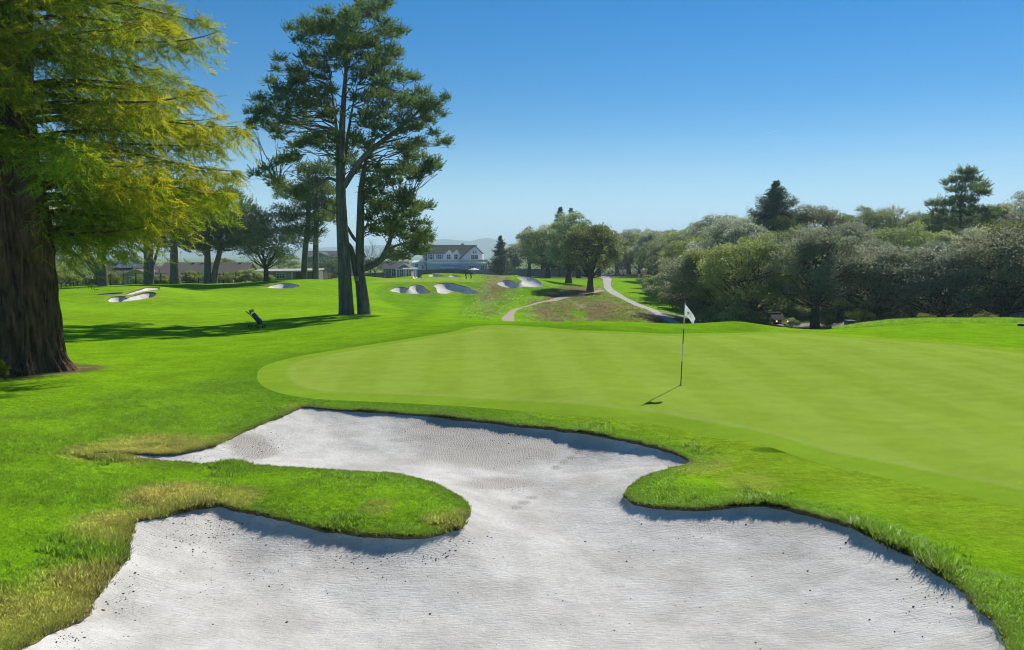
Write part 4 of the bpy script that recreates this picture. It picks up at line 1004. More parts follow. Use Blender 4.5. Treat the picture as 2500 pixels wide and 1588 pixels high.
# conifers and pines standing above the wood
conifer('redwood_tree', 'tall pyramid shaped redwood standing above the oak wood', None, spot(1888, 142), 18.6, 9.2, 101, levels=38, per=9, leaf=.5, power=.78, z0=.1, droop=.18, upturn=.3, trunk_r=.45)
conifer('conifer_tree', 'short spire conifer among the row behind the tee', 'far conifers behind the tee', spot(1600, 300), 15.5, 3.4, 102, levels=22, leaf=.6)
farc = [o for o in COL.objects if o.get('group') == 'far conifers behind the tee'][0]
for px, Y, s in [(1614, 305, .98), (1627, 300, .96), (1583, 310, .95), (1668, 290, .92), (1655, 300, .8), (1683, 285, .85), (1530, 330, .72), (1510, 330, .75), (1735, 215, .98), (1752, 220, 1.02), (1770, 230, 1.05), (1716, 230, .85)]:
    dup(farc, spot(px, Y), wg.uniform(0, 6.28), s)
def wild_pine(px, Y, lab, pads, seed, trunk, per=66, L=.95, mat=M_CYP):
    o = spot(px, Y); c, r = local_pads(pads, Y, o, 1.6, seed)
    t = np.array([[float(v) for v in ptY(a, b, Y)] for a, b in trunk]) - np.array(o); t[0, 2] = -.5
    pads_tree('pine_tree', lab, None, o, [(t, list(np.linspace(.42, .04, len(t))))], c, r, per, seed, mat, M_BARK, L=L, br=.09)
Z6 = lambda x, y, c: (2000 + x / 3.256, 400 + y / 3.256, c / 3.256)
wild_pine(2347, 116, 'irregular dark pine with open top standing above the oak wood', [Z6(*t) for t in [(1150,80,50),(1220,80,40),(1130,140,60),(1230,150,70),(1040,160,50),(1300,190,50),(1080,220,60),(1180,220,70),(1280,250,50),(1320,240,30),
    (1100,290,50),(1200,300,50),(900,330,40),(960,330,50),(1060,340,70),(1160,350,70),(940,400,50),(1040,410,70),(1160,420,70),(1240,390,50),(1300,380,40),(1380,380,40),(1360,430,50),(900,460,60),(1000,480,70),(1120,500,70),(1240,470,60),(1330,480,60),
    (880,540,60),(980,560,70),(1090,580,70),(1200,560,70),(1300,540,60),(1370,540,40)]], 111, [(2347, 720), (2346, 600), (2345, 500), (2352, 440)])
wild_pine(2178, 150, 'round topped dark tree rising behind the oak wood', [Z6(*t) for t in [(590,380,50),(500,400,50),(430,430,50),(560,420,60),(650,410,50),(700,450,40),(380,450,30),(470,470,60),(600,470,60),(680,500,50),(420,520,50),(530,520,60),(630,540,50)]], 112, [(2178, 720), (2178, 600), (2175, 530)], 60, .8, M_OAKG)
wild_pine(2250, 140, 'thin open topped tree beside the irregular pine', [Z6(*t) for t in [(800,420,34),(840,430,26),(770,460,30),(820,470,34),(860,480,26),(790,520,36),(840,540,36),(810,590,40)]], 113, [(2250, 700), (2249, 600), (2248, 540)], 34, .7)
wild_pine(2490, 112, 'feathery grey green tree above the silvery oaks', [Z6(*t) for t in [(1600,380,60),(1560,430,50),(1640,450,70),(1480,480,50),(1540,510,60),(1620,540,70),(1450,560,50),(1530,590,60),(1630,620,60)]], 114, [(2495, 720), (2494, 620), (2492, 530)], 50, .8, M_OAKG)
wild_pine(1800, 160, 'dark round oak crown left of the tall redwood', [(1790 + a, 545 + b, 12) for a, b in [(0, -6), (-18, 4), (16, 2), (-8, 14), (12, 18), (-26, 18), (28, 16), (0, 30)]], 115, [(1800, 700), (1798, 600), (1795, 555)], 50, .8, M_OAK)

# ================================================================= shrubs by the houses
sh = oak('garden_shrub', 'dark rounded shrub growing along the boundary fence', 'dark shrubs along the boundary fence', 1.9, 1.9, 94, 3000, M_OAK, .2, .05, .2, 4, .0, pads=18, loc=spot(215, 122)); sh['category'] = 'shrub'
for px, Y, s in [(190, 120, 1.3), (235, 121, 1.0), (270, 121, .9), (345, 121, .75), (385, 121, .7), (402, 122, .7), (460, 121, .95), (480, 121, .9), (560, 122, .85), (600, 124, 1.0), (620, 124, 1.05), (640, 125, .9), (162, 116, 1.6), (150, 112, 1.3)]:
    dup(sh, spot(px, Y), wg.uniform(0, 6.28), s)
oak('olive_tree', 'silvery olive bush before the grey two storey house', None, 5.2, 4.3, 95, 7000, M_OLIVE, .6, .12, .2, 4, .0, pads=34, loc=spot(812, 160))
ol = oak('olive_tree', 'small round pale olive tree beside the pool house', None, 4.8, 2.4, 96, 4000, M_OLIVE, 1.6, .12, .2, 3, .3, pads=20, loc=spot(916, 170))
oak('shrub_tree', 'yellow green bushy tree beside the redwood trunk', None, 7.4, 4.0, 97, 6000, M_OAKY, .8, .15, .24, 4, .05, pads=30, loc=spot(172, 136))
oak('shrub_tree', 'olive green tree behind the solar panelled roof', None, 7.5, 3.2, 98, 4500, M_OLIVE, 2.0, .15, .26, 3, .2, pads=22, loc=spot(306, 165))
for px, Y, lab, s in [(690, 200, 'yellow green tree behind the low flat roofed house', .95), (560, 190, 'yellow green tree glimpsed under the flat topped cypress', .8)]:
    oak('shrub_tree', lab, None, 7.5 * s, 4.6 * s, int(px), 4500, M_OAKY, 1.0, .15, .3, 3, .1, pads=24, loc=spot(px, Y))
conifer('conifer_tree', 'little conifer top showing above the clubhouse ridge', None, spot(1130, 275), 10.8, 2.6, 103, leaf=.5, levels=16)
conifer('conifer_tree', 'tiny conifer tip at the right end of the clubhouse ridge', None, spot(1160, 285), 9.2, 1.6, 104, leaf=.45, levels=12)
conifer('conifer_tree', 'narrow conifer behind the left clubhouse chimney', None, spot(1043, 275), 12.0, 2.2, 105, leaf=.5, levels=16)
# bare winter tree behind the pool house
def bare_tree(loc, H, seed, lab):
    g = np.random.default_rng(seed); root = thing('bare_tree', lab, 'tree', loc); t = MB(); tw = MB()
    t.tube([(0, 0, -.3), (.05, 0, H * .2), (0, .1, H * .35)], [.22, .17, .13], 7)
    def grow(p, d, L, r, lev):
        e = p + d * L; (t if lev < 2 else tw).tube([p, p + d * L * .5 + g.normal(size=3) * L * .05, e], [r, r * .8, r * .6], 5 if lev < 2 else 4, False)
        if lev == 5: return
        for _ in range(3): grow(e if _ else p + d * L * .6, unit((d + g.normal(size=3) * .5 + np.array([0, 0, .12]))[None])[0], L * g.uniform(.62, .8), r * .58, lev + 1)
    for _ in range(4): grow(np.array([0, .1, H * .33]), unit((np.array([0, 0, 1.]) + g.normal(size=3) * .55)[None])[0], H * .24, .09, 0)
    t.build('trunk', M_TWIG, root, True); tw.build('branches', M_TWIG, root)
bare_tree(spot(905, 185), 9.5, 3, 'leafless grey tree behind the small round olive')
bare_tree(spot(960, 205), 9.0, 4, 'leafless brownish tree behind the pool house roof')

# far wood on the plain: one mass
def far_wood():
    g = np.random.default_rng(77); n = 30000
    a = np.radians(g.uniform(-40, 40, n)); r = g.uniform(330, 900, n); x = r * np.sin(a); y = r * np.cos(a)
    cl = fbm(x / 22, y / 22, 71)
    z0 = base_z(x, y); h = 4.5 * sstep(.35, .7, cl) * (.75 + .35 * fbm(x / 60, y / 60, 72)); z = z0 + h * g.random(n) ** .5
    P = np.stack([x, y, z], -1); D = unit(rand_unit(n, g) + np.array([0, 0, .5])); S = unit(np.cross(D, rand_unit(n, g)))
    o = cloth_leaf('distant_trees', [leaves(P, D, S, r * .004, r * .0034, g.random(n))], M_OAK, None)
    tag(o, 'low far off line of trees beyond the houses', 'trees', None, 'stuff')
far_wood()
# ------------------------------------------------------------------ buildings
M_WHITE = plain('white_wall', (.86, .87, .89), .75, var=.06, scale=2)
M_TRIM = plain('white_trim', (.80, .80, .79), .6, var=.05)
M_GREENROOF = plain('mossy_slate', (.045, .06, .045), .85, var=.35, scale=3, bump=.5)
M_BROWNROOF = plain('brown_shingle', (.185, .145, .12), .9, var=.2, scale=5, bump=.5)
M_TANROOF = plain('tan_shingle', (.40, .30, .20), .9, var=.2, scale=5, bump=.4)
M_GREYROOF = plain('grey_shingle', (.105, .10, .11), .9, var=.25, scale=5, bump=.5)
M_BEIGE = plain('beige_stucco', (.40, .33, .24), .85, var=.08)
M_TAUPE = plain('taupe_siding', (.25, .225, .185), .85, var=.08)
M_GREY = plain('grey_siding', (.27, .27, .25), .85, var=.08)
M_GLASS = plain('window_glass', (.025, .035, .05), .12, var=.2, spec=.6)
M_SHUT = plain('blue_shutter', (.16, .25, .47), .6, var=.1)
M_BRICK = plain('chimney_brick', (.42, .36, .31), .9, var=.2, scale=9)
M_FENCE = plain('fence_brown', (.13, .095, .075), .95, var=.35, scale=3, bump=.3)
M_FENCEG = plain('fence_grey', (.34, .33, .34), .95, var=.3, scale=3, bump=.3)
M_SOLAR = plain('solar_glass', (.13, .14, .19), .45, var=.1, spec=.6)
M_BLACK = plain('black_metal', (.02, .02, .022), .5, var=.2)
M_FLATROOF = plain('gravel_roof', (.46, .43, .40), .9, var=.15, scale=8)

def window(par, x, z, w, h, y, mull=1, frame=None, fw=.1, shutters=False):
    """window on a wall facing the camera (-y side) at local y"""
    f = MB()
    f.box(x - w / 2 - fw, x + w / 2 + fw, y - .07, y + .03, z + h / 2, z + h / 2 + fw).box(x - w / 2 - fw, x + w / 2 + fw, y - .07, y + .03, z - h / 2 - fw, z - h / 2)
    f.box(x - w / 2 - fw, x - w / 2, y - .07, y + .03, z - h / 2, z + h / 2).box(x + w / 2, x + w / 2 + fw, y - .07, y + .03, z - h / 2, z + h / 2)
    for k in range(1, mull + 1):
        xm = x - w / 2 + w * k / (mull + 1); f.box(xm - .035, xm + .035, y - .05, y + .02, z - h / 2, z + h / 2)
    f.box(x - w / 2, x + w / 2, y - .046, y + .016, z + h * .1 - .03, z + h * .1 + .03)
    o = f.build('window', frame or M_TRIM, par)
    MB().box(x - w / 2, x + w / 2, y - .022, y + .008, z - h / 2, z + h / 2).build('pane', M_GLASS, o)
    if shutters:
        for s in (-1, 1):
            c = x + s * (w / 2 + fw + .24); MB().box(c - .2, c + .2, y - .05, y + .01, z - h / 2 - .05, z + h / 2 + .05).build('shutter', M_SHUT, o)
    return o

def gable_roof(par, x0, x1, y0, y1, ze, zr, mat, axis='x', over=.4, t=.16, name='roof'):
    m = MB()
    if axis == 'x':
        ym = (y0 + y1) / 2; sl = (zr - ze) / (ym - y0)
        m.slab([(x0 - over, y0 - over, ze - sl * over), (x1 + over, y0 - over, ze - sl * over), (x1 + over, ym, zr), (x0 - over, ym, zr)], t)
        m.slab([(x0 - over, ym, zr), (x1 + over, ym, zr), (x1 + over, y1 + over, ze - sl * over), (x0 - over, y1 + over, ze - sl * over)], t)
    else:
        xm = (x0 + x1) / 2; sl = (zr - ze) / (xm - x0)
        m.slab([(x0 - over, y0 - over, ze - sl * over), (xm, y0 - over, zr), (xm, y1 + over, zr), (x0 - over, y1 + over, ze - sl * over)], t)
        m.slab([(xm, y0 - over, zr), (x1 + over, y0 - over, ze - sl * over), (x1 + over, y1 + over, ze - sl * over), (xm, y1 + over, zr)], t)
    return m.build(name, mat, par)

def gable_wall(par, x0, x1, y0, y1, zb, ze, zr, mat, axis='x'):
    m = MB()
    if axis == 'x': m.prism([(y0, zb), (y1, zb), (y1, ze - .02), ((y0 + y1) / 2, zr - .2), (y0, ze - .02)], 'x', x0, x1)
    else: m.prism([(x0, zb), (x1, zb), (x1, ze - .02), ((x0 + x1) / 2, zr - .2), (x0, ze - .02)], 'y', y0, y1)
    return m.build('wall', mat, par)

def rake_trim(par, x0, x1, y, ze, zr, over=.4, w=.22, mat=None):
    """pale barge boards along a gable that faces the camera"""
    xm = (x0 + x1) / 2; sl = (zr - ze) / (xm - x0); m = MB()
    for a, b in (((x0 - over, ze - sl * over), (xm, zr)), ((xm, zr), (x1 + over, ze - sl * over))):
        m.prism([(a[0], a[1] - w), (b[0], b[1] - w), (b[0], b[1] + .03), (a[0], a[1] + .03)], 'y', y - .08, y)
    return m.build('barge_board', mat or M_TRIM, par)

# ---- white clubhouse
def clubhouse():
    Y = 245.0; k = Y / F_PX / 5.464
    X0 = (900 + 1150 / 5.464 - CX) / F_PX * Y
    zx = lambda v: (v - 1150) * k
    zz = lambda v: 3.4 - (v - 437) * k
    r = thing('clubhouse', 'large white clubhouse with dark mossy roof, blue shutters and balcony', 'building', (X0, Y, 0))
    zb = -4.0
    # main range
    gable_wall(r, zx(785), zx(1300), 0, 9, zb, zz(430), zz(322), M_WHITE)
    gable_roof(r, zx(785), zx(1420), 0, 9, zz(428), zz(318), M_GREENROOF, over=.35)
    # cross wing with long left slope
    pk = (zx(1415), zz(322)); rt = (zx(1528), zz(432)); lf = (zx(1210), zz(505))
    MB().prism([(zx(1255), zb), (zx(1522), zb), (zx(1522), zz(438)), (pk[0], pk[1] - .25), (zx(1255), zz(468))], 'y', -1.2, 8).build('gable_wall', M_WHITE, r)
    m = MB(); m.slab([(lf[0], -1.6, lf[1]), (pk[0], -1.6, pk[1]), (pk[0], 8, pk[1]), (lf[0], 8, lf[1])], .2)
    m.slab([(pk[0], -1.6, pk[1]), (rt[0], -1.6, rt[1]), (rt[0], 8, rt[1]), (pk[0], 8, pk[1])], .2); m.build('wing_roof', M_GREENROOF, r)
    # dormers
    for c in (1075, 1170):
        x0, x1 = zx(c - 47), zx(c + 47)
        MB().prism([(x0, zz(520)), (x1, zz(520)), (x1, zz(428)), (zx(c), zz(388)), (x0, zz(428))], 'y', -.5, 2.6).build('dormer_wall', M_WHITE, r)
        gable_roof(r, x0, x1, -.5, 3.0, zz(428), zz(384), M_TANROOF, 'y', .12, .1, 'dormer_roof')
        window(r, zx(c - 2), zz(478), 1.05, 1.35, -.5, 1)
    window(r, zx(836), zz(480), .85, 1.3, 0, 1, shutters=True); window(r, zx(950), zz(477), .95, 1.25, 0, 1, shutters=True)
    window(r, zx(1403), zz(420), .42, .6, -1.2, 0, fw=.06); window(r, zx(1434), zz(420), .42, .6, -1.2, 0, fw=.06)
    window(r, zx(1417), zz(484), 2.0, 1.25, -1.2, 3)
    # terrace and balcony
    MB().box(zx(860), zx(1592), -5.0, -1.23, zb, zz(568)).build('terrace_wall', plain('pale_blue_wall', (.46, .55, .68), .8, var=.06), r)
    MB().box(zx(856), zx(1598), -5.15, -.02, zz(566), zz(558)).build('balcony_floor', M_TRIM, r)
    rail = MB(); rail.box(zx(860), zx(1596), -5.08, -5.0, zz(508) - .05, zz(508) + .03).build('handrail', M_TRIM, r)
    for i in range(24):
        x = zx(862) + (zx(1594) - zx(862)) * i / 23; MB().box(x - .05, x + .05, -5.07, -5.01, zz(556), zz(510)).build('baluster', M_TRIM, r)
    for i in range(46):
        pass
    MB().box(zx(862), zx(1594), -5.05, -5.03, zz(548), zz(518)).build('railing_screen', plain('rail_screen', (.66, .68, .70), .6, var=.2, scale=8), r)
    m = MB(); m.slab([(zx(960), -7.2, zz(628)), (zx(1260), -7.2, zz(628)), (zx(1240), -5.01, zz(585)), (zx(1000), -5.01, zz(585))], .08); m.build('awning', plain('awning_blue', (.30, .42, .58), .7, var=.05), r)
    window(r, zx(1385), zz(622), 1.4, 1.2, -5.0, 1, shutters=True); window(r, zx(1525), zz(618), 1.0, 1.1, -5.0, 1)
    # left wing with porch
    gable_wall(r, zx(578), zx(785), 1.0, 6, zb, zz(552), zz(520), M_WHITE); gable_roof(r, zx(578), zx(780), 1.0, 6, zz(552), zz(530), M_TRIM, over=.15)
    window(r, zx(640), zz(595), .9, .9, 1.0, 1)
    gable_wall(r, zx(702), zx(768), -1.0, 1.0, zb, zz(585), zz(555), M_WHITE, 'y'); gable_roof(r, zx(702), zx(768), -1.0, 1.2, zz(585), zz(552), M_GREENROOF, 'y', .2, .12, 'porch_roof'); rake_trim(r, zx(702), zx(768), -1.2, zz(585), zz(552), .2, .14)
    window(r, zx(735), zz(610), .8, 1.1, -1.0, 1)
    for a, b, t in ((740, 808, 305), (1290, 1338, 350)):
        c = MB(); c.box(zx(a), zx(b), 4.0, 5.2, zz(440), zz(t)); ch = c.build('chimney', M_BRICK, r); MB().box(zx(a) - .1, zx(b) + .1, 3.9, 5.3, zz(t) + .002, zz(t) + .14).build('chimney_cap', M_BRICK, ch)
clubhouse()

# ---- long brown-roofed houses at the left
def px_house(name, label, px0, px1, Y, walls):
    return thing(name, label, 'house', ((px0 + px1) / 2 / F_PX * Y - CX / F_PX * Y, Y, 0))
def left_houses():
    Y = 140.0; S = Y / F_PX
    z = lambda py: CAM_H + (620 - py) * S
    # A: behind the solar panels
    c = (295 - CX) * S; r = thing('house', 'low brown roofed house with solar panels on its roof', 'house', (c, Y, 0)); x = lambda px: (px - 295) * S
    gable_wall(r, x(178), x(388), 0, 7.5, -4.5, z(674), z(651), M_BEIGE); gable_roof(r, x(178), x(388), 0, 7.5, z(674), z(651), M_BROWNROOF, over=.5)
    gable_wall(r, x(318), x(394), -3, 2, -4.5, z(671), z(656), M_BEIGE, 'y'); gable_roof(r, x(318), x(394), -3, 3.6, z(671), z(656), M_BROWNROOF, 'y', .4, .14, 'gable_roof'); rake_trim(r, x(318), x(394), -3.4, z(671), z(656), .4, .18, M_BEIGE)
    window(r, x(352), z(681), 2.0, .9, -3, 2); window(r, x(210), z(681), 1.6, .9, 0, 1)
    for a, b in ((257, 311), (317, 356)):
        m = MB(); m.slab([(x(a), 2.6, z(654.5)), (x(b), 2.6, z(654.5)), (x(b), 5.6, z(645)), (x(a), 5.6, z(645))], .09); m.build('solar_panel', M_SOLAR, r)
        for xp in (x(a) + .3, x(b) - .3): MB().box(xp - .03, xp + .03, 4.9, 5.0, z(658), z(648)).build('panel_strut', M_BLACK, r)
    v = MB(); v.tube([(x(272), 1.2, z(671)), (x(272), 1.2, z(667.5))], .1, 8); v.build('roof_vent', M_TRIM, r)
    # B
    Y = 138.0; S = Y / F_PX; c = (490 - CX) * S; r = thing('house', 'long low house with plain brown shingle roof and beige wall', 'house', (c, Y, 0)); x = lambda px: (px - 490) * S
    z = lambda py: CAM_H + (620 - py) * S
    gable_wall(r, x(388), x(592), 0, 9, -4.5, z(672), z(642), M_BEIGE); gable_roof(r, x(384), x(592), 0, 9, z(672), z(641.5), M_BROWNROOF, over=.45)
    gable_wall(r, x(520), x(578), -1.8, 1, -4.5, z(674), z(666), M_BEIGE, 'y'); gable_roof(r, x(520), x(578), -1.8, 2.0, z(674), z(667), M_BROWNROOF, 'y', .35, .14, 'porch_roof')
    for px in (402, 451, 474, 568): MB().box(x(px) - .22, x(px) + .22, 4.0, 4.45, z(645.5), z(642.5)).build('roof_vent', M_BLACK, r)
    p = MB(); p.tube([(x(386), .8, z(668)), (x(386), .8, z(657))], .09, 8); p.lathe([(.09, 0), (.28, .1), (.05, .25)], 10, Matrix.Translation((x(386), .8, z(657)))); p.build('flue', M_GREY, r)
    for px, w in ((405, 1.6), (455, 2.2), (485, 1.2)): window(r, x(px), z(681), w, .8, 0, 1)
    MB().box(x(536), x(546), -1.86, -1.8, -4.0, z(678)).build('door', M_FENCE, r)
    # C: flat roofed
    Y = 128.0; S = Y / F_PX; c = (690 - CX) * S; r = thing('house', 'low pale house with flat gravel roof under the small dark oak', 'house', (c, Y, 0)); x = lambda px: (px - 690) * S
    z = lambda py: CAM_H + (620 - py) * S
    MB().box(x(618), x(712), 0, 6, -4, z(665)).build('wall', plain('grey_stucco', (.36, .34, .33), .85), r)
    m = MB(); m.slab([(x(606), -.5, z(663)), (x(770), -.5, z(660)), (x(770), 6.4, z(657)), (x(606), 6.4, z(659))], .2); m.build('roof', M_FLATROOF, r)
    MB().box(x(712), x(768), 3, 6, -4, z(663)).build('carport_wall', plain('carport', (.17, .16, .15), .9), r)
    for px in (714, 741, 766): MB().box(x(px) - .08, x(px) + .08, -.1, .1, -4, z(663) - .02).build('post', M_TRIM, r)
    window(r, x(686), z(674), 1.3, .6, 0, 2); window(r, x(632), z(670), .7, .5, 0, 0)
    MB().box(x(654), x(661), -.05, 0, -4, z(669)).build('door', M_BLACK, r)
    # D: two storey grey house
    Y = 180.0; S = Y / F_PX; c = (810 - CX) * S; r = thing('house', 'grey two storey house with white trimmed gables and windows', 'house', (c, Y, 0)); x = lambda px: (px - 810) * S
    z = lambda py: CAM_H + (620 - py) * S
    gable_wall(r, x(747), x(875), 0, 9, -5, z(627), z(613), M_GREY); gable_roof(r, x(747), x(875), 0, 9, z(627), z(612.5), M_GREYROOF, over=.35)
    for a, b, pk, yy in ((764, 810, 615, -1.2), (848, 878, 612, -1.0)):
        gable_wall(r, x(a), x(b), yy, 3, -5, z(626), z(pk), M_GREY, 'y'); gable_roof(r, x(a), x(b), yy, 4, z(626), z(pk), M_GREYROOF, 'y', .35, .14, 'gable_roof'); rake_trim(r, x(a), x(b), yy - .35, z(626), z(pk), .35, .22)
    window(r, x(776), z(636), .55, .8, -1.2, 0); window(r, x(802), z(637), 1.0, 1.15, -1.2, 1); window(r, x(822), z(636), .8, 1.0, 0, 1); window(r, x(865), z(636), .7, 1.4, -1.0, 0)
    m = MB(); m.slab([(x(755), -3.4, z(656)), (x(790), -3.4, z(648)), (x(790), 0, z(648)), (x(755), 0, z(656))], .15); m.build('porch_roof', M_TRIM, r)
    # E: pool house with pergola
    Y = 188.0; S = Y / F_PX; c = (985 - CX) * S; r = thing('pool_house', 'small taupe pool house with grey roof and white pergola', 'house', (c, Y, 0)); x = lambda px: (px - 985) * S
    z = lambda py: CAM_H + (620 - py) * S
    gable_wall(r, x(935), x(985), 0, 7, -5, z(655), z(640), M_TAUPE); gable_roof(r, x(934), x(990), 0, 7, z(655), z(639), M_GREYROOF, over=.3)
    gable_wall(r, x(972), x(1006), -1, 4, -5, z(653.5), z(644), M_TAUPE, 'y'); gable_roof(r, x(971), x(1007), -1, 4.5, z(653.5), z(643.5), M_GREYROOF, 'y', .35, .14, 'gable_roof'); rake_trim(r, x(971), x(1007), -1.35, z(653.5), z(643.5), .35, .18)
    for px, w, yy in ((940, .4, 0), (962, .9, 0), (982, .8, -1), (995, .8, -1)): window(r, x(px), z(666), w, 1.6, yy, 1)
    for k_ in range(9):
        xs = x(990) + (x(1021) - x(990)) * k_ / 8; MB().box(xs - .05, xs + .05, -4.4, -1.05, z(655.5), z(654)).build('pergola_slat', M_TRIM, r)
    MB().box(x(972), x(1022), -4.35, -4.2, z(657.5), z(655.6)).build('pergola_beam', M_TRIM, r)
    for px in (975, 997, 1020): MB().box(x(px) - .09, x(px) + .09, -4.37, -4.18, -5, z(657.6)).build('pergola_post', M_TRIM, r)
left_houses()

# ---- fences
def panel_fence(name, label, px0, px1, Y0, Y1, py0, py1, n, mat, h):
    r = thing(name, label, 'fence', spot(px0, Y0)); o = Vector(r.location)
    for i in range(n):
        a = i / n; b = (i + 1) / n
        pa = Vector(spot(px0 + (px1 - px0) * a, Y0 + (Y1 - Y0) * a)) - o; pb = Vector(spot(px0 + (px1 - px0) * b, Y0 + (Y1 - Y0) * b)) - o
        d = (pb - pa); L = d.length; u = d.normalized(); M = Matrix(((u.x, -u.y, 0, pa.x), (u.y, u.x, 0, pa.y), (0, 0, 1, 0), (0, 0, 0, 1)))
        zt = max(pa.z, pb.z) + h; zb = min(pa.z, pb.z) - .3
        MB().box(.06, L - .06, -.02, .02, zb, zt, M).build('panel', mat, r)
        MB().box(-.055, .055, -.06, .06, zb, zt + .08, M).build('post', mat, r)
panel_fence('wooden_fence', 'dark brown board fence before the white clubhouse', 1020, 1150, 222, 226, 0, 0, 7, M_FENCE, 2.0)
panel_fence('wooden_fence', 'weathered pale grey board fence behind the far bunker', 1151, 1432, 226, 232, 0, 0, 14, M_FENCEG, 2.0)
panel_fence('wooden_fence', 'low brown garden fence beside the pool house', 872, 938, 178, 184, 0, 0, 4, M_FENCE, 1.6)
panel_fence('wooden_fence', 'dark garden fence behind the slender pines', 715, 868, 140, 165, 0, 0, 7, M_FENCE, 1.3)
def wire_fence():
    r = thing('wire_fence', 'black wire boundary fence with slim posts before the brown houses', 'fence', spot(150, 118)); o = Vector(r.location)
    pts = []
    for i in range(15):
        px = 150 + i * 30.5; p = Vector(spot(px, 118 + i * .25)) - o; pts.append(p)
        MB().box(p.x - .07, p.x + .07, p.y - .07, p.y + .07, p.z - .3, p.z + 1.75).build('post', M_BLACK, r)
    for dz in (.12, .9, 1.65):
        MB().tube([p + Vector((0, -.075, dz)) for p in pts], .018, 5).build('wire', M_BLACK, r)
    pz = [np.array(p) for p in pts]; m = MB()
    for a, b in zip(pts[:-1], pts[1:]):
        for k in range(14):
            q = a.lerp(b, k / 14); m.tube([q + Vector((0, -.05, .12)), q + Vector((0, -.05, 1.65))], .006, 3, False)
        for dz in (.35, .6, 1.15, 1.4): m.tube([a + Vector((0, -.04, dz)), b + Vector((0, -.04, dz))], .006, 3, False)
    m.build('mesh', M_BLACK, r)['kind'] = 'stuff'
wire_fence()
def umbrella():
    p = spot(1157, 218); r = thing('patio_umbrella', 'white patio umbrella standing before the clubhouse terrace', 'umbrella', p)
    h = 2.6; vs = []; m = MB(); m.tube([(0, 0, -.1), (0, 0, h)], .05, 8); m.build('pole', M_TRIM, r)
    n = 8; V = [(0, 0, h)]
    for k in range(n * 4):
        a = 2 * math.pi * k / (n * 4); sc = 1.0 - .06 * math.sin(a * n / 2) ** 2; V.append((1.5 * sc * math.cos(a), 1.5 * sc * math.sin(a), h - .62 + .10 * abs(math.cos(a * n / 2))))
    Fq = [(0, k + 1, (k + 1) % (n * 4) + 1) for k in range(n * 4)]
    me = bpy.data.meshes.new('canopy'); me.from_pydata(V, [], Fq); c = link('canopy', me, M_TRIM, r); s = c.modifiers.new('thick', 'SOLIDIFY'); s.thickness = .02
    for k in range(8):
        a = 2 * math.pi * k / 8; MB().tube([(0, 0, h - .9), (.9 * math.cos(a), .9 * math.sin(a), h - .42)], .015, 5).build('rib', M_TRIM, r)
umbrella()
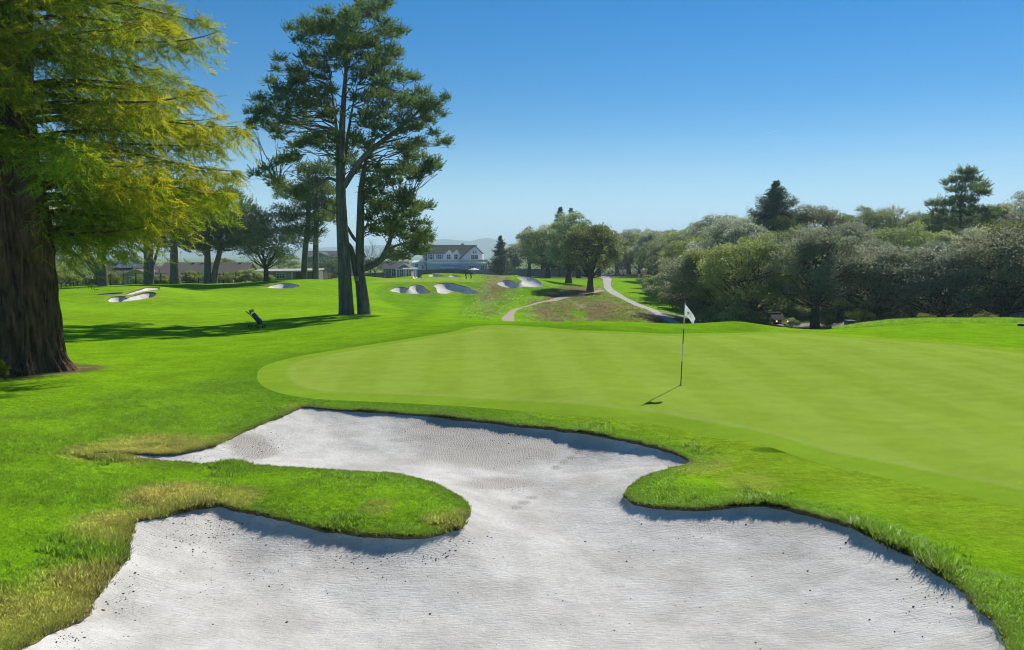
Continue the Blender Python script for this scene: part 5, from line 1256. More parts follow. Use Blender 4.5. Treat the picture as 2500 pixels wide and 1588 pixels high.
# ------------------------------------------------------------------ flagstick on the near green
M_FLAGW = leaf_mat('flag_white', (.80, .81, .82), (.84, .85, .86), .65, None, .8, .1); M_INK = plain('flag_ink', (.05, .05, .055), .8)
M_PWHITE = plain('pole_white', (.75, .75, .73), .4, var=.06); M_PDARK = plain('pole_dark', (.03, .032, .03), .4)
def flagstick():
    bx, by = ground_hit(np.array([1662.]), np.array([941.]))[0]; bz = gz(bx, by)
    r = thing('flagstick', 'thin black and white golf flagstick with white flag in the hole', 'flagstick', (bx, by, bz))
    H = 2.14; ax = Vector((.075, .02, H)).normalized()
    P = lambda t: ax * (H * t)
    for a, b, m in ((-.03, .29, M_PDARK), (.29, .50, M_PWHITE), (.50, .68, M_PDARK), (.68, 1.0, M_PWHITE)):
        MB().tube([P(a), P(b)], .0125 if m is M_PDARK else .0118, 10).build('pole_section', m, r, True)
    MB().lathe([(.0, 0), (.02, .005), (.022, .02), (.012, .04), (.0, .042)], 12, Matrix.Translation(P(1.0))).build('pole_knob', M_PDARK, r, True)
    MB().lathe([(.054, -.0), (.056, .004), (.05, .005)], 20, Matrix.Translation((0, 0, .001))).build('hole_rim', M_PDARK, r, True)
    nu, nv = 22, 14; V = []
    for i in range(nu + 1):
        u = i / nu
        for j in range(nv + 1):
            v = j / nv
            top = Vector((.245 * u ** .92, -.20 * u, -.37 * u ** 1.05)); bot = Vector((.155 * u, -.24 * u, -.31 + .02 * math.sin(u * 3.1) - .225 * u ** 1.6))
            p = top.lerp(bot, v); p.y += .035 * math.sin(u * 7 + v * 2) * u; p.x += .012 * math.sin(v * 5 + u * 4) * u
            V.append(tuple(P(.985) + p))
    idx = lambda i, j: i * (nv + 1) + j
    Fq = [(idx(i, j), idx(i + 1, j), idx(i + 1, j + 1), idx(i, j + 1)) for i in range(nu) for j in range(nv)]
    me = bpy.data.meshes.new('flag'); me.from_pydata(V, [], Fq); me.update(); me.polygons.foreach_set('use_smooth', [True] * len(me.polygons))
    f = link('flag', me, M_FLAGW, r); s = f.modifiers.new('thick', 'SOLIDIFY'); s.thickness = .002; s.offset = 0
    # printed emblem: a small dark bird-like mark with a faint line of lettering beside it
    def at(u, v):
        i = min(nu - 1, max(0, int(u * nu))); j = min(nv - 1, max(0, int(v * nv))); a = u * nu - i; b = v * nv - j
        q = [Vector(V[idx(i + di, j + dj)]) for di, dj in ((0, 0), (1, 0), (1, 1), (0, 1))]
        n = (q[1] - q[0]).cross(q[3] - q[0]).normalized()
        if n.y > 0: n = -n
        return q[0].lerp(q[1], a).lerp(q[3].lerp(q[2], a), b) + n * .004
    e = MB()
    for poly in ([(.28, .42), (.34, .36), (.40, .42), (.37, .50), (.40, .60), (.34, .66), (.31, .56), (.26, .54)], [(.36, .40), (.46, .30), (.44, .42), (.40, .46)], [(.30, .62), (.33, .74), (.29, .70)]):
        c = (sum(p[0] for p in poly) / len(poly), sum(p[1] for p in poly) / len(poly)); vs = [at(*c)] + [at(*p) for p in poly]; n = len(poly)
        e._add([tuple(v) for v in vs], [(0, k + 1, (k + 1) % n + 1) for k in range(n)])
    e.build('emblem', M_INK, f)
    t = MB()
    for row, (u0, u1) in enumerate(((.50, .80), (.53, .74))):
        k = u0
        while k < u1:
            w = .022 if int(k * 1000) % 3 else .03; a, b = .40 + row * .12, .47 + row * .12
            t._add([tuple(at(k, a)), tuple(at(k + w * .55, a)), tuple(at(k + w * .55, b)), tuple(at(k, b))], [(0, 1, 2, 3)]); k += w
    t.build('lettering', plain('flag_grey_ink', (.48, .48, .50), .8), f)
flagstick()

# ------------------------------------------------------------------ golf push cart and bag
M_RUB = plain('rubber', (.018, .018, .018), .85); M_ALU = plain('dark_frame', (.03, .032, .036), .4, spec=.5); M_NAVY = plain('bag_navy', (.012, .022, .06), .45, var=.3, spec=.5)
M_BLUE = plain('bag_blue', (.02, .07, .30), .4, spec=.5); M_TANL = plain('headcover_tan', (.45, .30, .17), .8); M_STEEL = plain('club_steel', (.5, .5, .5), .3, .9); M_PINK = plain('headcover_pale', (.55, .42, .38), .8)
def wheel(par, c, rad, w, spokes=6, axis='y'):
    M = Matrix.Translation(c) @ Matrix.Rotation(R(90), 4, 'X')
    t = MB(); n = 24; k = 8; V = []
    for i in range(n):
        a = 2 * math.pi * i / n
        for j in range(k):
            b = 2 * math.pi * j / k; rr = rad - w * .45 + w * .45 * math.cos(b); V.append(tuple(M @ Vector((rr * math.cos(a), rr * math.sin(a), w * .5 * math.sin(b)))))
    t._add(V, [(i * k + j, ((i + 1) % n) * k + j, ((i + 1) % n) * k + (j + 1) % k, i * k + (j + 1) % k) for i in range(n) for j in range(k)])
    o = t.build('wheel', M_RUB, par, True)
    s = MB(); s.lathe([(.001, -w * .4), (.026, -w * .4), (.026, w * .4), (.001, w * .4)], 12, M)
    for i in range(spokes):
        a = 2 * math.pi * i / spokes; s.tube([M @ Vector((.02 * math.cos(a), .02 * math.sin(a), 0)), M @ Vector(((rad - w * .8) * math.cos(a), (rad - w * .8) * math.sin(a), 0))], .011, 6)
    s.build('rim', M_ALU, o, True)
    return o
def push_cart():
    x, y = ground_hit(np.array([627.]), np.array([802.]))[0]; z = gz(x, y); ph = math.atan2(x, y)
    r = thing('push_cart', 'black three wheeled golf push cart parked on the fairway', 'golf trolley', (x, y, z), -ph * .4)
    r.scale = (.9, .9, .9)
    # handle to the left (-x), front wheel to the right (+x)
    wheel(r, (-.33, -.30, .135), .135, .05); wheel(r, (-.02, .32, .135), .135, .05); wheel(r, (.42, 0, .12), .12, .05)
    MB().tube([(-.33, -.26, .135), (-.1, 0, .2), (-.02, .28, .135)], .014, 8).build('axle', M_ALU, r, True)
    MB().tube([(.42, -.04, .12), (.34, 0, .2), (.15, 0, .25), (-.25, 0, .70), (-.42, 0, .88)], [.018, .02, .024, .022, .018], 8).build('frame', M_ALU, r, True)
    MB().tube([(.42, .04, .12), (.34, 0, .2)], .014, 8).build('fork', M_ALU, r, True)
    MB().tube([(-.42, 0, .88), (-.50, -.12, .95), (-.60, -.14, 1.03), (-.64, 0, 1.05), (-.60, .14, 1.03), (-.50, .12, .95), (-.42, 0, .88)], .017, 8).build('handle', M_RUB, r, True)
    MB().box(-.50, -.40, -.07, .07, .885, .93).build('console', M_ALU, r, bevel=.01)
    MB().tube([(.16, -.16, .30), (.24, -.1, .22), (.24, .1, .22), (.16, .16, .30)], .015, 8).build('bag_cradle', M_ALU, r, True)
    b = thing('golf_bag', 'navy golf bag full of covered clubs strapped on the push cart', 'golf bag', (x, y, z), -ph * .4)
    b.scale = (.9, .9, .9)
    M = Matrix.Translation((.245, 0, .255)) @ Matrix.Rotation(R(-34), 4, 'Y')
    MB().lathe([(.02, 0), (.13, 0), (.142, .05), (.135, .35), (.125, .62), (.14, .72), (.14, .80), (.11, .80)], 20, M).build('body', M_NAVY, b, True)
    Mp = M @ Matrix.Translation((.115, -.04, 0)); MB().lathe([(.01, .06), (.085, .08), (.10, .2), (.09, .34), (.02, .38)], 14, Mp).build('pocket', M_BLUE, b, True)
    Mp = M @ Matrix.Translation((-.02, -.115, 0)); MB().lathe([(.01, .12), (.06, .16), (.075, .35), (.06, .56), (.01, .6)], 14, Mp).build('pocket', M_NAVY, b, True)
    Mp = M @ Matrix.Translation((.10, .06, 0)); MB().lathe([(.01, .38), (.05, .42), (.06, .55), (.04, .66), (.01, .68)], 12, Mp).build('pocket', M_BLACK, b, True)
    g = random.Random(4)
    for i in range(9):
        a = 2 * math.pi * i / 9; ox, oy = .075 * math.cos(a), .075 * math.sin(a); L = 1.0 + g.uniform(-.06, .05)
        tip = M @ Vector((ox * 1.5, oy * 1.5, L))
        sh = MB().tube([M @ Vector((ox, oy, .6)), tip], .006, 6).build('club', M_STEEL, b, True)
        if i in (0, 2, 4, 6):
            Mh = Matrix.Translation(tip); MB().lathe([(.01, -.12), (.028, -.1), (.035, -.03), (.052, .02), (.045, .06), (.01, .075)], 10, Mh).build('headcover', (M_TANL, M_PINK, M_RUB, M_TANL)[i // 2], sh, True)
        else:
            MB().box(-.012, .012, -.045, .03, -.02, .045, Matrix.Translation(tip) @ Matrix.Rotation(a, 4, 'Z')).build('clubhead', M_STEEL, sh, bevel=.006)
push_cart()

# ------------------------------------------------------------------ people
def person(label, loc, rz, J, clothes, group=None):
    """one continuous body grown from joints J (name -> (x,y,z,r)); clothes = (shirt, trousers, skin, hair, shoes)"""
    E = [('pelvis', 'waist'), ('waist', 'chest'), ('chest', 'neck'), ('neck', 'jaw'), ('jaw', 'head'), ('head', 'crown')]
    for s in 'lr':
        E += [('pelvis', 'hip' + s), ('hip' + s, 'knee' + s), ('knee' + s, 'ankle' + s), ('ankle' + s, 'toe' + s), ('chest', 'sho' + s), ('sho' + s, 'elb' + s), ('elb' + s, 'wri' + s), ('wri' + s, 'palm' + s)]
    J = dict(J)
    for s in 'lr':
        p = Vector(J['palm' + s][:3]); w = Vector(J['wri' + s][:3]); d = (p - w).normalized(); sd = d.cross(Vector((0, 1, 0)) if abs(d.y) < .9 else Vector((1, 0, 0))).normalized(); dn = d.cross(sd)
        for i, (o, L) in enumerate(((-.028, .075), (-.010, .085), (.010, .08), (.027, .062))):
            a = p + sd * o + d * .045; J['f%d%sa' % (i, s)] = (*(a), .0095); J['f%d%sb' % (i, s)] = (*(a + d * L * .55 + dn * L * .45), .008)
            E += [('palm' + s, 'f%d%sa' % (i, s)), ('f%d%sa' % (i, s), 'f%d%sb' % (i, s))]
        a = w + d * .03 + sd * .035; J['t' + s + 'a'] = (*a, .0105); J['t' + s + 'b'] = (*(a + d * .04 + sd * .02 + dn * .03), .009); E += [('wri' + s, 't' + s + 'a'), ('t' + s + 'a', 't' + s + 'b')]
    names = list(J); me = bpy.data.meshes.new('tmp_body'); me.from_pydata([J[n][:3] for n in names], [(names.index(a), names.index(b)) for a, b in E], [])
    o = bpy.data.objects.new('tmp_body', me); COL.objects.link(o)
    o.modifiers.new('skin', 'SKIN'); ss = o.modifiers.new('sub', 'SUBSURF'); ss.levels = 2; ss.render_levels = 2
    for i, n in enumerate(names):
        sv = me.skin_vertices[0].data[i]; rr = J[n][3]; sv.radius = (rr, rr) if not hasattr(rr, '__len__') else rr; sv.use_root = (n == 'pelvis')
    bpy.context.view_layer.update()
    dg = bpy.context.evaluated_depsgraph_get(); body = bpy.data.meshes.new_from_object(o.evaluated_get(dg)); bpy.data.objects.remove(o)
    body.name = 'person'
    for m in clothes: body.materials.append(m)
    pel, nk = Vector(J['pelvis'][:3]), Vector(J['jaw'][:3]); pts = {n: Vector(J[n][:3]) for n in names}
    zone = {}
    for n in names: zone[n] = 0
    for n in ('pelvis', 'hipl', 'hipr', 'kneel', 'kneer'): zone[n] = 1
    for n in ('anklel', 'ankler'): zone[n] = 1
    for n in ('toel', 'toer'): zone[n] = 4
    for n in ('jaw', 'head'): zone[n] = 2
    zone['crown'] = 3
    for n in names:
        if n[0] in 'ft' and n not in ('toel', 'toer'): zone[n] = 2
    for s in 'lr': zone['palm' + s] = 2; zone['wri' + s] = 2
    P = [(pts[n], zone[n]) for n in names]
    for p in body.polygons:
        c = p.center; p.material_index = min(P, key=lambda q: (q[0] - c).length)[1]; p.use_smooth = True
    r = link('person', body); r.location = loc; r.rotation_euler = (0, 0, rz); tag(r, label, 'person', group)
    # face
    h = Vector(J['head'][:3]); up = (Vector(J['crown'][:3]) - h).normalized(); fw = Vector(J['face']) if 'face' in J else None
    return r
M_SKIN = plain('skin', (.42, .26, .19), .6, var=.05); M_HAIR = plain('hair', (.05, .035, .025), .7); M_DARKCL = plain('dark_cloth', (.02, .024, .035), .9); M_NAVYCL = plain('navy_cloth', (.025, .04, .08), .9)
M_WHCL = plain('white_cloth', (.62, .65, .66), .9); M_SHOE = plain('shoe', (.06, .06, .06), .7); M_CAPW = plain('cap_white', (.7, .7, .68), .8)
def golfer_joints(bend, facing=1, bend_z=1.45, knee=.0, wide=.17):
    """putting stance: bend forward along +x by 'bend' radians"""
    sx = facing; hz = .90; c, s_ = math.cos(bend), math.sin(bend)
    def T(d, y=0, off=0): return (sx * (s_ * d + c * off * 1.0) - sx * .10, y, hz + c * d - s_ * off)
    J = {'pelvis': (-sx * .10, 0, hz, .135), 'waist': (*T(.2), .125), 'chest': (*T(.42), .15), 'neck': (*T(.56), .06)}
    n = Vector(J['neck'][:3]); hd = Vector((sx * math.sin(bend * 1.15), 0, math.cos(bend * 1.15)))
    J['jaw'] = (*(n + hd * .08 + Vector((sx * .03, 0, 0))), .068); J['head'] = (*(n + hd * .16 + Vector((sx * .015, 0, 0))), .092); J['crown'] = (*(n + hd * .25), .06)
    for k, y in (('l', wide), ('r', -wide)):
        J['hip' + k] = (-sx * .10, y * .62, hz - .06, .10); J['knee' + k] = (sx * (.02 + knee), y, .48, .068); J['ankle' + k] = (-sx * .06, y * 1.1, .09, .045); J['toe' + k] = (sx * .14, y * 1.25, .035, .035)
        J['sho' + k] = (*T(.48, y * 1.12), .062); sh = Vector(J['sho' + k][:3]); hand = Vector((sx * (s_ * .48 + .16), y * .12, .78 if bend > .45 else .92))
        el = sh.lerp(hand, .5) + Vector((sx * -.04, y * .35, 0)); J['elb' + k] = (*el, .042); J['wri' + k] = (*(sh.lerp(hand, .93)), .028); J['palm' + k] = (*hand, .034)
    return J
M_CL = plain('putter_steel', (.35, .35, .36), .3, .8)
def putter(label, loc, rz, hand, foot):
    r = thing('putter', label, 'golf club', loc, rz)
    MB().tube([hand, foot], .008, 6).build('shaft', M_CL, r, True); MB().tube([hand, Vector(hand).lerp(Vector(foot), .3)], .014, 8).build('grip', M_RUB, r, True)
    f = Vector(foot); MB().box(f.x - .03, f.x + .02, f.y - .02, f.y + .10, f.z, f.z + .03).build('head', M_CL, r, bevel=.004)
CL1 = (M_NAVYCL, M_DARKCL, M_SKIN, M_HAIR, M_SHOE); CL2 = (M_DARKCL, M_DARKCL, M_SKIN, M_CAPW, M_SHOE); CL3 = (M_WHCL, M_NAVYCL, M_SKIN, M_CAPW, M_SHOE)
p1 = spot(1138.5, 149); J1 = golfer_joints(.35, 1, wide=.19); person('golfer in navy top bending over a putter on the far green', p1, R(12), J1, CL1)
putter('steel putter held by golfer in navy top', p1, R(12), (.42, 0, .98), (.62, 0, .012))
p2 = spot(1150.5, 148); J2 = golfer_joints(.62, 1, wide=.17); person('golfer in dark clothes and pale cap stooping on the far green', p2, R(20), J2, CL2)
putter('steel putter held by stooping golfer in pale cap', p2, R(20), (.47, 0, .84), (.66, 0, .012))
p3 = spot(1562, 186); J3 = golfer_joints(.8, -1, wide=.2); person('golfer in white top bending down on the tee', p3, 0, J3, CL3)

# ------------------------------------------------------------------ parked golf carts
M_CARTW = plain('cart_cream', (.62, .61, .58), .4, spec=.5); M_SEAT = plain('cart_seat', (.12, .115, .11), .7)
def golf_cart(loc, rz, label):
    r = thing('golf_cart', label, 'golf cart', loc, rz, 'golf carts parked by the path')
    b = MB(); b.prism([(-1.2, .32), (1.15, .32), (1.2, .55), (1.05, .78), (.72, .84), (.62, .42), (-.1, .42), (-.15, .68), (-.95, .68), (-1.2, .60)], 'y', -.58, .58); b.build('body', M_CARTW, r, bevel=.03)
    MB().box(-.62, -.14, -.5, .5, .682, .80).build('seat', M_SEAT, r, bevel=.03); MB().box(-.72, -.60, -.5, .5, .802, 1.15).build('backrest', M_SEAT, r, bevel=.03)
    MB().box(-1.05, .85, -.62, .62, 1.78, 1.85).build('roof', M_CARTW, r, bevel=.03)
    for x, y in ((-.95, -.52), (-.95, .52), (.72, -.52), (.72, .52)): MB().tube([(x, y, .68), (x + (.0 if x < 0 else -.12), y, 1.78)], .022, 6).build('roof_post', M_ALU, r, True)
    MB().tube([(.55, -.25, .85), (.35, -.25, 1.05)], .02, 6).build('steering_column', M_ALU, r, True); MB().box(.60, .66, -.5, .5, .85, 1.70).build('windscreen', plain('screen_clear', (.30, .34, .36), .15, spec=.5) if 'screen_clear' not in MATS else MATS['screen_clear'], r)
    MB().box(-1.35, -1.21, -.45, .45, .35, .50).build('bag_rack', M_ALU, r)
    for x, y in ((-.8, -.56), (-.8, .56), (.82, -.56), (.82, .56)): wheel(r, (x, y, .23), .23, .16, 5)
golf_cart(spot(1468, 243), R(20), 'cream golf cart under the oak at the end of the cart path')
golf_cart(spot(1490, 240), R(-35), 'cream golf cart turned towards the tee beside the cart path')
golf_cart(spot(1514, 252), R(5), 'dark shaded golf cart half hidden behind the tee')

# ------------------------------------------------------------------ car on the road behind the oaks
def car():
    p = spot(1893, 90.5); r = thing('car', 'dark car with lit headlights on the road behind the oaks', 'car', (p[0], p[1], gz(p[0], p[1])), R(-86))
    M_BODY = plain('car_paint', (.02, .021, .023), .95, spec=.05)
    b = MB(); b.prism([(-2.1, .32), (2.1, .30), (2.18, .55), (2.05, .78), (1.0, .92), (-1.7, .95), (-2.1, .85)], 'y', -.86, .86); b.build('body', M_BODY, r, bevel=.06)
    c = MB(); c.prism([(-1.65, .93), (.95, .90), (.35, 1.40), (-1.15, 1.42)], 'y', -.74, .74); c.build('cabin', plain('tinted_glass', (.012, .014, .016), .6), r, bevel=.05)
    MB().box(-1.12, .33, -.70, .70, 1.405, 1.45).build('roof', M_BODY, r, bevel=.02)
    for x, y in ((-1.35, -.8), (-1.35, .8), (1.35, -.8), (1.35, .8)): wheel(r, (x, y, .32), .32, .2, 5)
    m, nt, out = new_mat('headlight_glow'); e = N(nt, 'ShaderNodeEmission', i_Strength=3.5); e.inputs[0].default_value = (1, .50, .20, 1); nt.links.new(e.outputs[0], out.inputs[0])
    for y in (-.62, .62): MB().lathe([(.001, 0), (.075, 0), (.07, .03), (.001, .04)], 14, Matrix.Translation((2.13, y, .64)) @ Matrix.Rotation(R(90), 4, 'Y')).build('headlight', m, r, True)
    MB().box(2.15, 2.19, -.4, .4, .42, .60).build('grille', M_BLACK, r)
car()
def bin_():
    p = spot(2078, 58); r = thing('waste_bin', 'blue grey bin with lid standing under the oaks', 'bin', p, R(8)); m = plain('bin_blue', (.05, .075, .11), .8)
    b = MB(); V = [(-.24, -.22, -.05), (.24, -.22, -.05), (.24, .22, -.05), (-.24, .22, -.05), (-.28, -.27, .82), (.28, -.27, .82), (.28, .27, .82), (-.28, .27, .82)]
    b._add(V, [(3, 2, 1, 0), (4, 5, 6, 7), (0, 1, 5, 4), (1, 2, 6, 5), (2, 3, 7, 6), (3, 0, 4, 7)]); b.build('body', m, r, bevel=.02)
    for x in (-.18, -.06, .06, .18): MB().box(x - .02, x + .02, -.295, -.25, .05, .75).build('slat', m, r)
    MB().box(-.31, .31, -.30, .30, .822, .90).build('lid', m, r, bevel=.03); MB().box(-.12, .12, -.31, -.301, .845, .875).build('handle', M_BLACK, r)
bin_()
def tee_marker():
    x, y = ground_hit(np.array([2492.]), np.array([796.]))[0]; r = thing('marker_block', 'small dark block lying on the grassy bank', 'marker', (x, y, gz(x, y)))
    MB().box(-.13, .13, -.08, .08, -.02, .12).build('block', M_BLACK, r, bevel=.02); MB().box(-.05, .05, -.03, .03, .12, .135).build('cap', M_SEAT, r)
tee_marker()
# ------------------------------------------------------------------ contrail high above
def contrail():
    Y = 9000.0; a = np.array([ptY(1865, 327.5, Y), ptY(1896, 320, Y)], float); n = 24; m = MB(); pts = []; rad = []
    for i in range(n):
        t = i / (n - 1); pts.append(Vector(a[0]).lerp(Vector(a[1]), t) + Vector((0, 0, .6 * math.sin(i * 1.7)))); rad.append((.8 + 2.6 * min(1, t * 1.6)) * (1 if t < .93 else .6) * (1 + .2 * math.sin(i * 2.3)))
    m.tube(pts, rad, 8); r = m.build('contrail', plain('ice_cloud', (.95, .97, 1.0), .9, var=.02), None, True); tag(r, 'short white contrail streak in the blue sky', 'contrail')
contrail()
# ------------------------------------------------------------------ small dark pebbles and clods on the sand
def pebbles():
    g = np.random.default_rng(13); P = [(662, 1057), (662, 1075), (2190, 1415), (1972, 1395), (1978, 1442), (2123, 1514), (2184, 1543), (2252, 1554), (1845, 1570), (1856, 1585), (2259, 1459), (2220, 1493), (2230, 1482), (1912, 1351), (2065, 1325), (1821, 1280),
        (1429, 1323), (1566, 1280), (1530, 1371), (1596, 1345), (1206, 1365), (1228, 1361), (445, 1279), (700, 1520), (430, 1338), (590, 1345), (680, 1395), (520, 1525), (330, 1400), (250, 1490), (200, 1545), (160, 1555), (560, 1360), (650, 1332), (990, 1420), (800, 1450), (1050, 1500), (1500, 1540), (1650, 1480), (1090, 1360)]
    A = np.array(P, float)
    xy = ground_hit(A[:, 0], A[:, 1], 4, 60)
    for _ in range(8):                                         # walk the sight line down to the lower sand surface
        d = -poly_sd(xy[:, 0], xy[:, 1], sd_near); z = sand_near_z(xy[:, 0], xy[:, 1], np.maximum(d, 0)); q = ptZ(A[:, 0], A[:, 1], z); xy = np.stack([q[0], q[1]], -1)
    bm = bmesh.new(); bmesh.ops.create_icosphere(bm, subdivisions=2, radius=1.0)
    for v in bm.verts: v.co *= 1 + .35 * (g.random() - .5); v.co.z *= .7
    me = bpy.data.meshes.new('pebble'); bm.to_mesh(me); bm.free(); me.materials.append(plain('pebble_dark', (.05, .043, .036), .9, var=.4))
    for i, (x, y) in enumerate(xy):
        d = float(-poly_sd([x], [y], sd_near)[0])
        if d < .1: continue
        s = g.uniform(.006, .013); o = link('pebble', me); o.location = (x, y, float(sand_near_z(np.array([x]), np.array([y]), np.array([d]))[0]) + s * .3); o.scale = (s * g.uniform(.9, 1.6), s, s); o.rotation_euler = (0, 0, g.uniform(0, 6))
        tag(o, 'small dark pebble lying on the pale bunker sand', 'pebble', 'pebbles on the bunker sand')
pebbles()

def litter():
    """crumbs of turf, twigs and clods thrown over the sand, too small to count"""
    g = np.random.default_rng(17); Z = [(500, 1300, 170, 50, 500), (620, 1380, 200, 90, 500), (300, 1460, 70, 90, 260), (150, 1560, 90, 25, 160), (900, 1370, 160, 50, 200), (470, 1112, 60, 7, 120), (610, 1092, 80, 34, 500), (2280, 1440, 80, 70, 120), (1100, 1330, 120, 25, 120), (1500, 1420, 600, 150, 250), (1150, 1090, 220, 60, 260), (1280, 1190, 60, 14, 90)]
    A = np.vstack([np.stack([c[0] + g.normal(size=c[4]) * c[2] * .55, c[1] + g.normal(size=c[4]) * c[3] * .55], -1) for c in Z])
    xy = ground_hit(A[:, 0], A[:, 1], 4, 60)
    for _ in range(6):
        d = -poly_sd(xy[:, 0], xy[:, 1], sd_near); z = sand_near_z(xy[:, 0], xy[:, 1], np.maximum(d, 0)); q = ptZ(A[:, 0], A[:, 1], z); xy = np.stack([q[0], q[1]], -1)
    d = -poly_sd(xy[:, 0], xy[:, 1], sd_near); ok = d > .06; xy = xy[ok]; z = sand_near_z(xy[:, 0], xy[:, 1], d[ok]); n = len(xy)
    s = .0028 + .0075 * g.random(n) ** 3.0; O = np.array([(-1, 0, 0), (1, 0, 0), (0, -1, 0), (0, 1, 0), (0, 0, 1.0)]); Fm = np.array([(0, 2, 4), (2, 1, 4), (1, 3, 4), (3, 0, 4)])
    a = g.uniform(0, 6.28, n); st = g.uniform(.8, 2.6, n); V = []
    for k in range(5):
        x = O[k, 0] * s * st; y = O[k, 1] * s; V.append(np.stack([xy[:, 0] + x * np.cos(a) - y * np.sin(a), xy[:, 1] + x * np.sin(a) + y * np.cos(a), z - .002 + O[k, 2] * s * 1.1], -1))
    V = np.stack(V, 1) + g.normal(size=(n, 5, 3)) * s[:, None, None] * .25
    o = link('sand_litter', np_mesh('sand_litter', V.reshape(-1, 3), (np.arange(n)[:, None, None] * 5 + Fm[None]).reshape(-1, 3)), MATS['pebble_dark']); tag(o, 'crumbs of soil and dead grass strewn over the bunker sand', 'litter', None, 'stuff')
litter()
# ------------------------------------------------------------------ standing grass near the camera
def grass_mat():
    m, nt, out = new_mat('grass_blade')
    at = N(nt, 'ShaderNodeAttribute', attribute_name='gcol'); at.attribute_type = 'INSTANCER'
    tt = N(nt, 'ShaderNodeAttribute', attribute_name='tint')
    f = maprange(nt, tt.outputs['Fac'], 0, 1, .7, 1.35)
    vs = N(nt, 'ShaderNodeVectorMath', operation='SCALE'); nt.links.new(at.outputs['Color'], vs.inputs[0]); nt.links.new(f, vs.inputs['Scale'])
    p = N(nt, 'ShaderNodeBsdfPrincipled', i_Roughness=0.5); p.inputs['Specular IOR Level'].default_value = .25; nt.links.new(vs.outputs[0], p.inputs['Base Color'])
    up = N(nt, 'ShaderNodeCombineXYZ'); up.inputs[2].default_value = 1.0; nt.links.new(up.outputs[0], p.inputs['Normal'])   # a sward reflects like the ground it covers
    t = N(nt, 'ShaderNodeBsdfTranslucent'); nt.links.new(vs.outputs[0], t.inputs[0])
    mx = N(nt, 'ShaderNodeMixShader', i_0=.35); nt.links.new(p.outputs[0], mx.inputs[1]); nt.links.new(t.outputs[0], mx.inputs[2]); nt.links.new(mx.outputs[0], out.inputs[0])
    return m
M_BLADE = grass_mat()
def tuft(name, n, h, spread, seed, w=.007):
    g = np.random.default_rng(seed); V = []; F = []; T = []
    for i in range(n):
        a = g.uniform(0, 6.28); r = spread * math.sqrt(g.random()); b = np.array([r * math.cos(a), r * math.sin(a), -.01]); hh = h * g.uniform(.55, 1.15)
        ln = np.array([g.normal(), g.normal(), 0]) * .32; az = g.uniform(0, 6.28); s = np.array([math.cos(az), math.sin(az), 0]) * w * g.uniform(.7, 1.2)
        m = b + np.array([0, 0, hh * .55]) + ln * hh * .4; t = b + np.array([0, 0, hh]) + ln * hh * 1.15; k = len(V)
        V += [b - s * .5, b + s * .5, m + s * .38, m - s * .38, t]; F += [(k, k + 1, k + 2), (k, k + 2, k + 3), (k + 3, k + 2, k + 4)]; T += [g.random()] * 5
    o = bpy.data.objects.new(name, np_mesh(name, np.array(V), np.array(F), False, {'tint': np.array(T)})); o.data.materials.append(M_BLADE); return o

def scatter(name, label, P, col, scl, tufts, seed):
    g = np.random.default_rng(seed); n = len(P)
    me = bpy.data.meshes.new(name); me.vertices.add(n); me.vertices.foreach_set('co', P.astype(np.float32).ravel())
    a = me.attributes.new('gcol', 'FLOAT_COLOR', 'POINT'); c = np.ones((n, 4), np.float32); c[:, :3] = col; a.data.foreach_set('color', c.ravel())
    a = me.attributes.new('scl', 'FLOAT', 'POINT'); a.data.foreach_set('value', scl.astype(np.float32))
    a = me.attributes.new('rot', 'FLOAT_VECTOR', 'POINT'); rv = np.zeros((n, 3), np.float32); rv[:, 2] = g.uniform(0, 6.28, n); a.data.foreach_set('vector', rv.ravel())
    a = me.attributes.new('pick', 'INT', 'POINT'); a.data.foreach_set('value', g.integers(0, len(tufts), n).astype(np.int32))
    o = link(name, me, M_BLADE); tag(o, label, 'grass', None, 'stuff')
    ng = bpy.data.node_groups.new(name, 'GeometryNodeTree'); ng.interface.new_socket('Geometry', in_out='INPUT', socket_type='NodeSocketGeometry'); ng.interface.new_socket('Geometry', in_out='OUTPUT', socket_type='NodeSocketGeometry')
    nd = ng.nodes; gi = nd.new('NodeGroupInput'); go = nd.new('NodeGroupOutput'); ip = nd.new('GeometryNodeInstanceOnPoints'); jn = nd.new('GeometryNodeGeometryToInstance')
    for t in reversed(tufts):
        oi = nd.new('GeometryNodeObjectInfo'); oi.inputs['Object'].default_value = t; oi.inputs['As Instance'].default_value = True; ng.links.new(oi.outputs['Geometry'], jn.inputs[0])
    def attr(nm, ty):
        q = nd.new('GeometryNodeInputNamedAttribute'); q.data_type = ty; q.inputs[0].default_value = nm; return next(s for s in q.outputs if s.enabled and s.name == 'Attribute')
    ng.links.new(gi.outputs[0], ip.inputs['Points'])
    jg = nd.new('GeometryNodeJoinGeometry')
    for l in list(ng.links):
        if l.to_node == jn: s = l.from_socket; ng.links.remove(l); ng.links.new(s, jg.inputs[0])
    nd.remove(jn); ng.links.new(jg.outputs[0], ip.inputs['Instance'])
    ip.inputs['Pick Instance'].default_value = True
    ng.links.new(attr('pick', 'INT'), ip.inputs['Instance Index']); ng.links.new(attr('rot', 'FLOAT_VECTOR'), ip.inputs['Rotation']); ng.links.new(attr('scl', 'FLOAT'), ip.inputs['Scale'])
    ng.links.new(ip.outputs[0], go.inputs[0])
    md = o.modifiers.new('scatter', 'NODES'); md.node_group = ng
    return o

